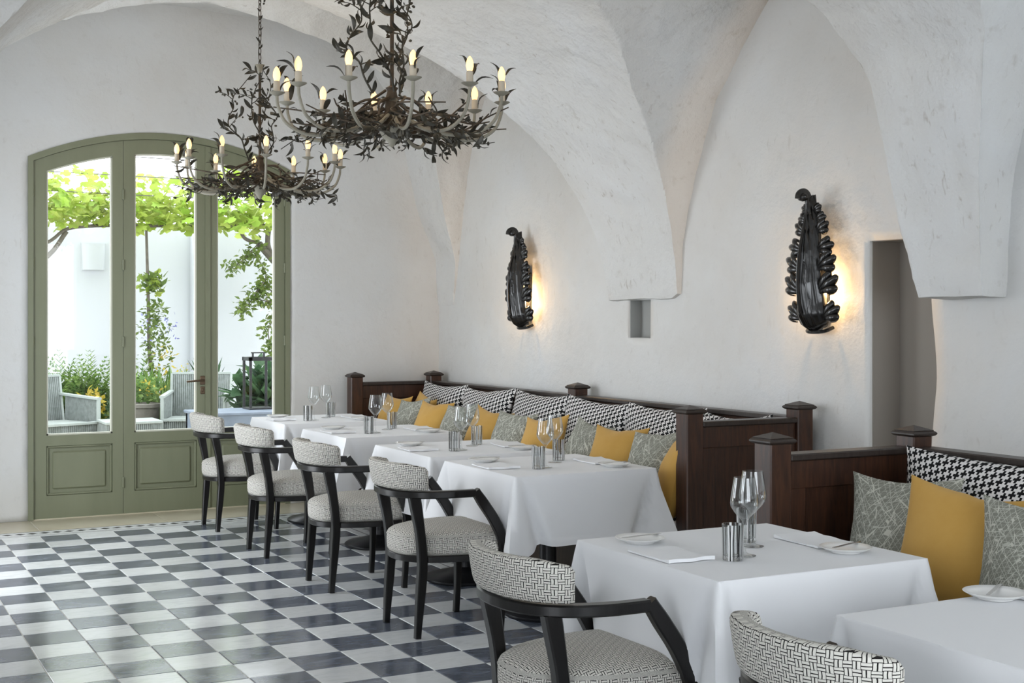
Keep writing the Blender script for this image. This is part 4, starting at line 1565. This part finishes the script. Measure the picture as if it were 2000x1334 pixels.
        for q in range(4):
            i = rr.randrange(8, len(c) - 3)
            p = c[i]
            a = rr.uniform(0, 6.28)
            ln = rr.uniform(0.06, 0.13)
            d = Vector((math.cos(a), math.sin(a), rr.uniform(-0.1, 0.6)))
            branch([p, p + d * ln * 0.5 + Vector((0, 0, 0.012)), p + d * ln], 0.0032, 4, berries=1, mat='lamp_leaf', small=0.4, start=0.3)
    tag(obj('nest_leaves', join(*loose), 'lamp_leaf', t), kind='stuff')
    # a thin tendril round the chain
    branch([(0.01 * math.cos(q * 1.5), 0.01 * math.sin(q * 1.5), 0.66 + q * 0.06) for q in range(9)], 0.0028, 6, berries=2, mat='lamp_leaf', small=1.0)
    return t
ch0 = make_chandelier(11)
ch0.location = (2.40, 5.79, 2.572)
tag(ch0, 'nearer iron chandelier of olive branches with twelve glowing candle bulbs', 'chandelier', 'olive branch chandeliers')
ch1 = copy_tree(ch0)
ch1.location = (2.61, 8.60, 2.560)
ch1.rotation_euler = (0, 0, R(30))
tag(ch1, 'farther iron chandelier of olive branches hanging before the green door', 'chandelier', 'olive branch chandeliers')
for c in (ch0, ch1):
    ld = bpy.data.lights.new('chandelier_light', 'POINT')
    ld.energy = 9
    ld.color = (1.0, 0.72, 0.42)
    ld.shadow_soft_size = 0.45
    lo = bpy.data.objects.new('chandelier_light', ld)
    lo.location = c.location + Vector((0, 0, 0.25))
    COL.objects.link(lo)

# ================================================================== GARDEN
gp = struct(obj('ground_garden', box(-9, 14, 10.9, 26, -0.08, -0.012), 'paving'))
gw = struct(obj('wall_garden', box(-9, 14, 17.5, 17.8, -0.02, 2.74), 'garden_white'))
tag(gw, 'white rendered garden wall beyond the door')
tag(obj('wall_pier', box(4.36, 4.50, 17.36, 17.51, -0.015, 2.66, 0.01), 'garden_white', gw))
wlp = thing('garden_wall_lamp', 'white half-round lamp box on the garden wall behind the left pane', 'wall lamp', (3.11, 17.5, 2.16))
V, F = [], []
for k in range(9):
    a = PI * k / 8
    for z, s in ((0.0, 0.92), (0.34, 1.0)):
        V.append((-math.cos(a) * 0.15 * s, -math.sin(a) * 0.10 * s, z))
for k in range(8):
    F.append((k * 2, k * 2 + 2, k * 2 + 3, k * 2 + 1))
F += [tuple(range(0, 18, 2)), tuple(reversed(range(1, 18, 2)))]
obj('lamp_shade', (V, F), 'garden_white', wlp)
obj('lamp_rim', box(-0.155, 0.155, -0.012, 0.0, -0.01, 0.35), 'garden_white', wlp)

def leaf_poly(kind):
    if kind == 'vine':
        pts = []
        for a, r in [(-180, .1), (-150, .62), (-120, .5), (-95, .85), (-60, .55), (-35, .9), (0, 1.0), (35, .9), (60, .55), (95, .85), (120, .5), (150, .62)]:
            pts.append((0.45 + r * 0.55 * math.cos(R(a)), r * 0.55 * math.sin(R(a)), -0.10 * r * r))
        V = [(0.4, 0, 0)] + pts
        F = [(0, i, i % 12 + 1) for i in range(1, 13)]
        return V, F
    if kind == 'lance':
        V = [(0, 0, 0), (0.35, -0.12, 0.05), (0.35, 0.12, 0.05), (1, 0, -0.04), (0.35, 0, 0.0)]
        return V, [(0, 1, 4), (0, 4, 2), (1, 3, 4), (4, 3, 2)]
    if kind == 'pinna':
        V = [(0, 0, 0), (0.4, -0.17, 0.05), (0.4, 0.17, 0.05), (1, 0, -0.04), (0.4, 0, 0.0)]
        return V, [(0, 1, 4), (0, 4, 2), (1, 3, 4), (4, 3, 2)]
    if kind == 'blade':
        V = [(0, -0.05, 0), (0, 0.05, 0), (0.5, -0.045, 0.08), (0.5, 0.045, 0.08), (1, 0, 0.02)]
        return V, [(0, 2, 3, 1), (2, 4, 3)]
    V = [(0, 0, 0), (0.4, -0.28, 0.08), (0.4, 0.28, 0.08), (1, 0, -0.02), (0.45, 0, 0)]
    return V, [(0, 1, 4), (0, 4, 2), (1, 3, 4), (4, 3, 2)]
LP = {k: leaf_poly(k) for k in ('vine', 'lance', 'pinna', 'blade', 'oval')}
def scatter(kind, items):
    """items: (pos, euler, size)"""
    V, F = [], []
    lv, lf = LP[kind]
    for p, e, s in items:
        m = e.to_matrix()
        b = len(V)
        P = Vector(p)
        for v in lv:
            V.append(P + m @ (Vector(v) * s))
        F += [tuple(b + i for i in f) for f in lf]
    return (V, F)
def rand_e(up=0.3):
    return Euler((rnd.uniform(-0.9, 0.9), rnd.uniform(-0.9, 0.9) - up, rnd.uniform(0, 6.28)))
def blob(center, rad, n, size, up=0.3):
    out = []
    for _ in range(n):
        while True:
            q = Vector((rnd.uniform(-1, 1), rnd.uniform(-1, 1), rnd.uniform(-1, 1)))
            if q.length <= 1: break
        q = q * (0.4 + 0.6 * rnd.random())
        out.append((Vector(center) + Vector((q.x * rad[0], q.y * rad[1], q.z * rad[2])), rand_e(up), size * rnd.uniform(0.7, 1.3)))
    return out

# grape vine trained along the pergola wires in front of the wall
gv = thing('grape_vine', 'leafy grape vine trained along the wires above the garden wall', 'vine', (3.7, 16.8, 0))
obj('trunk', xf(tube(catmull([(3.72, 16.8, 0.0), (3.74, 16.8, 0.5), (3.68, 16.82, 1.03), (3.66, 16.8, 1.6), (3.64, 16.78, 2.2), (3.62, 16.75, 2.68)], 5), lambda q: 0.03 - 0.014 * q, 7), Matrix.Translation((-3.7, -16.8, 0))), 'bark', gv)
obj('cordon', xf(join(tube(catmull([(1.6, 16.4, 2.2), (2.35, 16.45, 2.42), (2.65, 16.5, 2.62), (3.2, 16.6, 2.68), (3.62, 16.75, 2.70), (4.4, 16.7, 2.72), (5.2, 16.7, 2.76)], 5), 0.022, 6),
     tube(catmull([(1.9, 16.4, 1.9), (2.4, 16.45, 2.28), (2.62, 16.5, 2.58)], 5), 0.03, 6)), Matrix.Translation((-3.7, -16.8, 0))), 'bark', gv)
vleaf = mesh_data('leaf', LP['vine'], 'vine_leaf', smooth=False)
vleaf2 = mesh_data('leaf', LP['vine'], 'vine_leaf_b', smooth=False)
items = []
for _ in range(1150):
    x = rnd.uniform(1.4, 6.2)
    env = 0.30 + 0.20 * noise.noise(Vector((x * 1.7, 3.1, 0)))
    z = 2.78 + rnd.triangular(-0.16, env * 1.7, 0.02)
    items.append(((x, 16.4 + rnd.uniform(-0.45, 0.6), z), rand_e(0.2), rnd.uniform(0.12, 0.21)))
for cx_, cz, n in [(2.42, 3.05, 10), (3.0, 3.1, 8), (3.55, 3.12, 12), (2.75, 2.95, 10), (4.6, 3.3, 45), (4.3, 3.2, 20), (5.0, 3.25, 40)]:
    items += blob((cx_, 16.3, cz), (0.14, 0.2, 0.22), n, 0.13)
for _ in range(520):
    items.append(((rnd.uniform(1.4, 6.2), 16.4 + rnd.uniform(-0.4, 0.5), 2.68 + rnd.random() ** 1.4 * 0.3), rand_e(0.2), rnd.uniform(0.12, 0.21)))
items.sort(key=lambda i: i[0][1])
for p, e, s in items[:230]:
    l = obj('leaf', vleaf if rnd.random() < 0.6 else vleaf2, None, gv, loc=Vector(p) - Vector((3.7, 16.8, 0)))
    l.rotation_euler = e
    l.scale = (s, s, s)
tag(obj('foliage', scatter('vine', [((p[0] - 3.7, p[1] - 16.8, p[2]), e, s) for p, e, s in items[230:]]), 'vine_leaf', gv, smooth=False), kind='stuff')
for k, z in enumerate((3.02, 3.22, 3.42)):
    w = obj('pergola_wire', tube([(-2, 16.2 - 0.25 * k, z + 0.05), (8, 16.2 - 0.25 * k, z - 0.03)], 0.006, 5), 'wire')
    tag(w, ['thin pergola wire, lowest, crossing the garden above the vine', 'thin pergola wire in the middle of the three above the vine', 'thin pergola wire, highest, near the top of the door glass'][k], 'wire', 'pergola wires')

# climber on the vine trunk with yellow and blue flowers
cl = thing('flowering_climber', 'slender climber with yellow and blue flowers around the vine trunk', 'climber', (3.72, 16.72, 0))
it = []
for _ in range(420):
    z = rnd.uniform(0.55, 1.75)
    r = 0.07 + 0.05 * (1.75 - z)
    it.append(((rnd.gauss(0, r), rnd.gauss(0, 0.07), z), rand_e(), rnd.uniform(0.05, 0.10)))
it += blob((-0.02, 0, 1.98), (0.17, 0.12, 0.16), 60, 0.12)
tag(obj('foliage', scatter('oval', it), 'olive_leaf', cl, smooth=False), kind='stuff')
tag(obj('top_leaves', scatter('vine', blob((0.0, -0.03, 1.95), (0.20, 0.12, 0.14), 26, 0.13)), 'vine_leaf', cl, smooth=False), kind='stuff')
tag(obj('yellow_flowers', scatter('oval', [((rnd.gauss(0.08, 0.06), rnd.gauss(-0.1, 0.04), rnd.uniform(0.75, 1.2)), rand_e(), 0.06) for _ in range(40)]), 'yellow_leaf', cl, smooth=False), kind='stuff')
tag(obj('blue_flowers', scatter('oval', [((rnd.uniform(-0.3, 0.25), rnd.gauss(-0.1, 0.04), rnd.uniform(1.25, 1.6)), rand_e(), 0.045) for _ in range(46)]), 'blue_flower', cl, smooth=False), kind='stuff')

# espaliered tree at the right
tr = thing('wall_trained_tree', 'gnarled wall-trained tree with drooping leafy shoots behind the right pane', 'tree', (5.75, 16.9, 0))
o3 = Matrix.Translation((-5.75, -16.9, 0))
obj('trunk', xf(join(tube(catmull([(6.0, 16.9, 0), (5.9, 16.9, 1.2), (5.65, 16.9, 1.95), (5.28, 16.88, 2.34), (5.1, 16.85, 2.52)], 6), lambda q: 0.075 - 0.03 * q, 8),
     tube(catmull([(5.28, 16.88, 2.36), (5.22, 16.85, 2.55), (5.25, 16.8, 2.85), (5.4, 16.8, 3.2)], 5), 0.035, 7),
     tube(catmull([(5.1, 16.85, 2.52), (4.9, 16.8, 2.58), (4.84, 16.8, 2.72), (4.82, 16.8, 3.0)], 5), 0.024, 7)), o3), 'bark', tr)
sprays = [[(5.05, 16.75, 2.5), (4.85, 16.7, 2.3), (4.62, 16.65, 2.15)], [(5.0, 16.75, 2.4), (5.15, 16.7, 2.1), (4.98, 16.65, 1.85)],
          [(5.12, 16.7, 2.0), (4.9, 16.65, 1.72), (4.76, 16.6, 1.66)], [(5.15, 16.7, 1.98), (5.3, 16.65, 1.8), (5.5, 16.6, 1.75)],
          [(5.0, 16.7, 1.8), (5.25, 16.6, 1.72), (5.5, 16.6, 1.6)], [(5.3, 16.7, 1.6), (5.15, 16.6, 1.38), (5.2, 16.6, 1.1)], [(5.35, 16.7, 1.3), (5.25, 16.6, 1.0), (5.3, 16.5, 0.6)]]
its = []
for sp in sprays:
    c = catmull(sp, 8)
    obj('shoot', xf(tube(c, 0.008, 5), o3), 'bark', tr)
    for p in c:
        for _ in range(8):
            its.append((p + Vector((rnd.gauss(0, 0.055), rnd.gauss(0, 0.05), rnd.gauss(0, 0.055))) - Vector((5.75, 16.9, 0)), rand_e(-0.3), rnd.uniform(0.06, 0.11)))
its += blob((-0.28, -0.1, 2.75), (0.3, 0.2, 0.3), 130, 0.10) + blob((-0.30, -0.1, 2.35), (0.15, 0.12, 0.14), 50, 0.10)
tag(obj('foliage', scatter('oval', its), 'olive_leaf', tr, smooth=False), kind='stuff')

def shrub(name, label, loc, parts, cat='shrub'):
    t = thing(name, label, cat, loc, group=None)
    for nm, kind, items_, m in parts:
        tag(obj(nm, scatter(kind, items_), m, t, smooth=False), kind='stuff')
    return t
def fern_items(n, L, spread, zc):
    out = []
    for _ in range(n):
        a = rnd.uniform(0, 6.28)
        el = rnd.uniform(0.8, 1.5)
        base = Vector((rnd.gauss(0, spread), rnd.gauss(0, 0.12), zc))
        d = Vector((math.cos(a) * math.cos(el), math.sin(a) * math.cos(el) * 0.6, math.sin(el)))
        ln = L * rnd.uniform(0.6, 1.1)
        for q in range(14):
            f = q / 13
            p = base + d * ln * f - Vector((0, 0, 0.12 * f * f * ln))
            s = 0.19 * (1 - 0.7 * f)
            for sd in (-1, 1):
                e = Euler((0, -el * 0.5, a + sd * 0.95))
                out.append((p, e, s))
    return out
shrub('fern_bush', 'tall feathery green bush behind the left wicker chair', (2.68, 16.3, 0), [
    ('fronds', 'pinna', fern_items(150, 0.95, 0.30, 0.25), 'shrub_leaf'),
    ('low_leaves', 'oval', blob((0, 0, 0.45), (0.52, 0.3, 0.48), 700, 0.11), 'shrub_leaf')])
shrub('yellow_bush', 'yellow and red leaved bush beside the left wicker chair', (2.78, 15.75, 0), [
    ('leaves', 'oval', blob((0, 0, 0.52), (0.24, 0.2, 0.22), 150, 0.08), 'yellow_leaf'),
    ('green_leaves', 'oval', blob((0.22, 0.05, 0.3), (0.3, 0.2, 0.32), 200, 0.09), 'olive_leaf')])
shrub('dark_bush', 'dark round-leaved bush at the lower right of the left pane', (3.02, 15.4, 0), [
    ('leaves', 'oval', blob((0, 0, 0.36), (0.26, 0.22, 0.38), 330, 0.085), 'dark_leaf')])
shrub('grassy_clump', 'tall grassy clump behind the potted plant in the middle pane', (3.62, 16.0, 0), [
    ('blades', 'blade', [((rnd.gauss(0, 0.15), rnd.gauss(0, 0.1), 0.02), Euler((rnd.uniform(-.25, .25), -rnd.uniform(1.25, 1.5), rnd.uniform(0, 6.28))), rnd.uniform(0.5, 1.0)) for _ in range(170)], 'shrub_leaf'),
    ('leaves', 'oval', blob((0.05, 0, 0.4), (0.3, 0.2, 0.36), 240, 0.08), 'shrub_leaf'),
    ('pale_flowers', 'oval', blob((0.25, -0.1, 0.85), (0.2, 0.1, 0.2), 45, 0.05), 'yellow_leaf')])
shrub('agave_plant', 'spiky agave with arching leaves behind the door handle', (4.20, 15.9, 0), [
    ('spikes', 'lance', [((0, 0, 0.45 + 0.1 * rnd.random()), Euler((0, -rnd.uniform(0.6, 1.4), rnd.uniform(0, 6.28))), rnd.uniform(0.35, 0.62)) for _ in range(34)], 'dark_leaf'),
    ('leaves', 'oval', blob((0, 0, 0.5), (0.26, 0.2, 0.4), 230, 0.10), 'shrub_leaf')])
shrub('broad_leaf_plant', 'large dark broad-leaved plant behind the iron lantern', (4.32, 14.2, 0), [
    ('leaves', 'oval', blob((0, 0, 0.62), (0.40, 0.26, 0.46), 330, 0.20), 'dark_leaf'),
    ('spikes', 'lance', [((0, 0, 0.6), Euler((0, -rnd.uniform(0.2, 1.2), rnd.uniform(0, 6.28))), rnd.uniform(0.4, 0.65)) for _ in range(26)], 'dark_leaf')])
shrub('hedge_bush', 'light green bush at the right edge of the right pane', (5.0, 15.8, 0), [
    ('leaves', 'oval', blob((0, 0, 0.6), (0.45, 0.3, 0.55), 620, 0.085), 'olive_leaf')])

# wicker armchairs
def sticks(p0, p1, h0, h1, n, r=0.011):
    """upright rods from p0 to p1 (xy), from z h0 to h1 (or function)"""
    out = []
    for k in range(n):
        f = (k + 0.5) / n
        x, y = p0[0] + (p1[0] - p0[0]) * f, p0[1] + (p1[1] - p0[1]) * f
        a = h0(f) if callable(h0) else h0
        b = h1(f) if callable(h1) else h1
        out.append(tube([(x, y, a), (x, y, b)], r, 6))
    return join(*out)
def make_wicker():
    t = thing('wicker_armchair', 'x', 'chair')
    w, d = 0.34, 0.33      # faces -y
    obj('seat_front', sticks((-w, -d), (w, -d), 0.02, 0.40, 30), 'wicker', t)
    obj('side_panel', sticks((-w, -d), (-w, d), 0.02, lambda f: 0.66 + 0.03 * f, 28), 'wicker', t)
    obj('side_panel', sticks((w, -d), (w, d), 0.02, lambda f: 0.66 + 0.03 * f, 28), 'wicker', t)
    bk = sticks((-w, 0), (w, 0), 0.02, 0.90, 30)
    sh = Matrix.Identity(4); sh[1][2] = 0.16; sh[1][3] = d - 0.02
    obj('backrest', xf(bk, sh), 'wicker', t)
    obj('seat', join(box(-w + 0.01, w - 0.01, -d + 0.0, d, 0.385, 0.415, 0.01)), 'wicker_frame', t)
    fr_ = [sweep([(sx * w, -d - 0.004, 0.0), (sx * w, -d - 0.004, 0.67)], (0.035, 0.035), up=(0, 1, 0)) for sx in (-1, 1)]
    fr_ += [sweep([(sx * w, -d - 0.02, 0.672), (sx * w, d + 0.1, 0.70)], (0.055, 0.028)) for sx in (-1, 1)]
    fr_.append(sweep([(-w, d + 0.125, 0.905), (w, d + 0.125, 0.905)], (0.03, 0.028)))
    fr_.append(sweep([(-w, -d - 0.012, 0.415), (w, -d - 0.012, 0.415)], (0.03, 0.03)))
    fr_ += [tube([(sx * w, d - 0.02, 0.0), (sx * w, d + 0.124, 0.905)], 0.016, 8) for sx in (-1, 1)]
    obj('frame', join(*fr_), 'wicker_frame', t)
    return t
wk = make_wicker()
wk.location = (2.24, 14.95, -0.012); wk.rotation_euler = (0, 0, R(22))
tag(wk, 'grey wicker armchair in the garden behind the left pane', 'chair', 'garden wicker armchairs')
w2 = copy_tree(wk)
w2.location = (3.80, 14.95, -0.012); w2.rotation_euler = (0, 0, R(-21))
tag(w2, 'grey wicker armchair in the garden behind the middle pane', 'chair', 'garden wicker armchairs')
lt = thing('low_wicker_table', 'low grey slatted garden table between the two wicker chairs', 'table', (2.98, 14.5, -0.012))
obj('table_top', box(-0.32, 0.28, -0.25, 0.25, 0.42, 0.45, 0.006), 'wicker_frame', lt)
for (a, b) in (((-0.30, -0.23), (0.26, -0.23)), ((-0.30, 0.23), (0.26, 0.23)), ((-0.30, -0.23), (-0.30, 0.23)), ((0.26, -0.23), (0.26, 0.23))):
    obj('slatted_side', sticks(a, b, 0.0, 0.42, 26, 0.010), 'wicker', lt)
pot = thing('garden_pot', 'weathered round plant pot with yellow flowers behind the low table', 'pot', (3.28, 15.35, -0.012))
obj('pot_body', lathe([(0.11, 0.0), (0.15, 0.1), (0.18, 0.3), (0.19, 0.52), (0.205, 0.53), (0.205, 0.57), (0.185, 0.575), (0.17, 0.5)], 24, cap=False), 'terracotta', pot)
tag(obj('pot_leaves', scatter('oval', blob((0.02, 0, 0.72), (0.22, 0.18, 0.22), 150, 0.08)), 'shrub_leaf', pot, smooth=False), kind='stuff')
tag(obj('pot_flowers', scatter('oval', blob((0.05, -0.08, 0.72), (0.2, 0.1, 0.18), 26, 0.055)), 'yellow_leaf', pot, smooth=False), kind='stuff')
# zinc table with an iron lantern
zt = thing('zinc_garden_table', 'blue-grey zinc garden table just outside the right pane', 'table', (3.78, 12.9, -0.012))
obj('table_top', box(-0.55, 0.55, -0.32, 0.34, 0.60, 0.63, 0.006), 'zinc', zt)
obj('apron', join(box(-0.53, 0.53, -0.305, -0.285, 0.10, 0.60), box(-0.53, 0.53, 0.30, 0.32, 0.10, 0.60), box(-0.53, -0.51, -0.3, 0.31, 0.10, 0.60), box(0.51, 0.53, -0.3, 0.31, 0.10, 0.60)), 'zinc', zt)
for x in (-0.5, 0.5):
    for y in (-0.28, 0.29):
        obj('leg', box(x - 0.03, x + 0.03, y - 0.03, y + 0.03, 0.0, 0.60), 'zinc', zt)
ln = thing('iron_lantern', 'tall black iron lantern frame standing on the zinc garden table', 'lantern', (3.93, 13.0, 0.618))
for x in (-0.115, 0.115):
    for y in (-0.115, 0.115):
        obj('corner_post', box(x - 0.012, x + 0.012, y - 0.012, y + 0.012, 0.0, 0.50, 0.002), 'iron_dark', ln)
obj('top_frame', join(box(-0.13, 0.13, -0.13, -0.10, 0.49, 0.525), box(-0.13, 0.13, 0.10, 0.13, 0.49, 0.525), box(-0.13, -0.10, -0.13, 0.13, 0.49, 0.525), box(0.10, 0.13, -0.13, 0.13, 0.49, 0.525)), 'iron_dark', ln)
obj('base_tray', box(-0.13, 0.13, -0.13, 0.13, 0.0, 0.018, 0.003), 'iron_dark', ln)
obj('handle', join(box(-0.065, -0.05, -0.01, 0.01, 0.525, 0.57), box(0.05, 0.065, -0.01, 0.01, 0.525, 0.57), box(-0.075, 0.075, -0.012, 0.012, 0.562, 0.575)), 'iron_dark', ln)
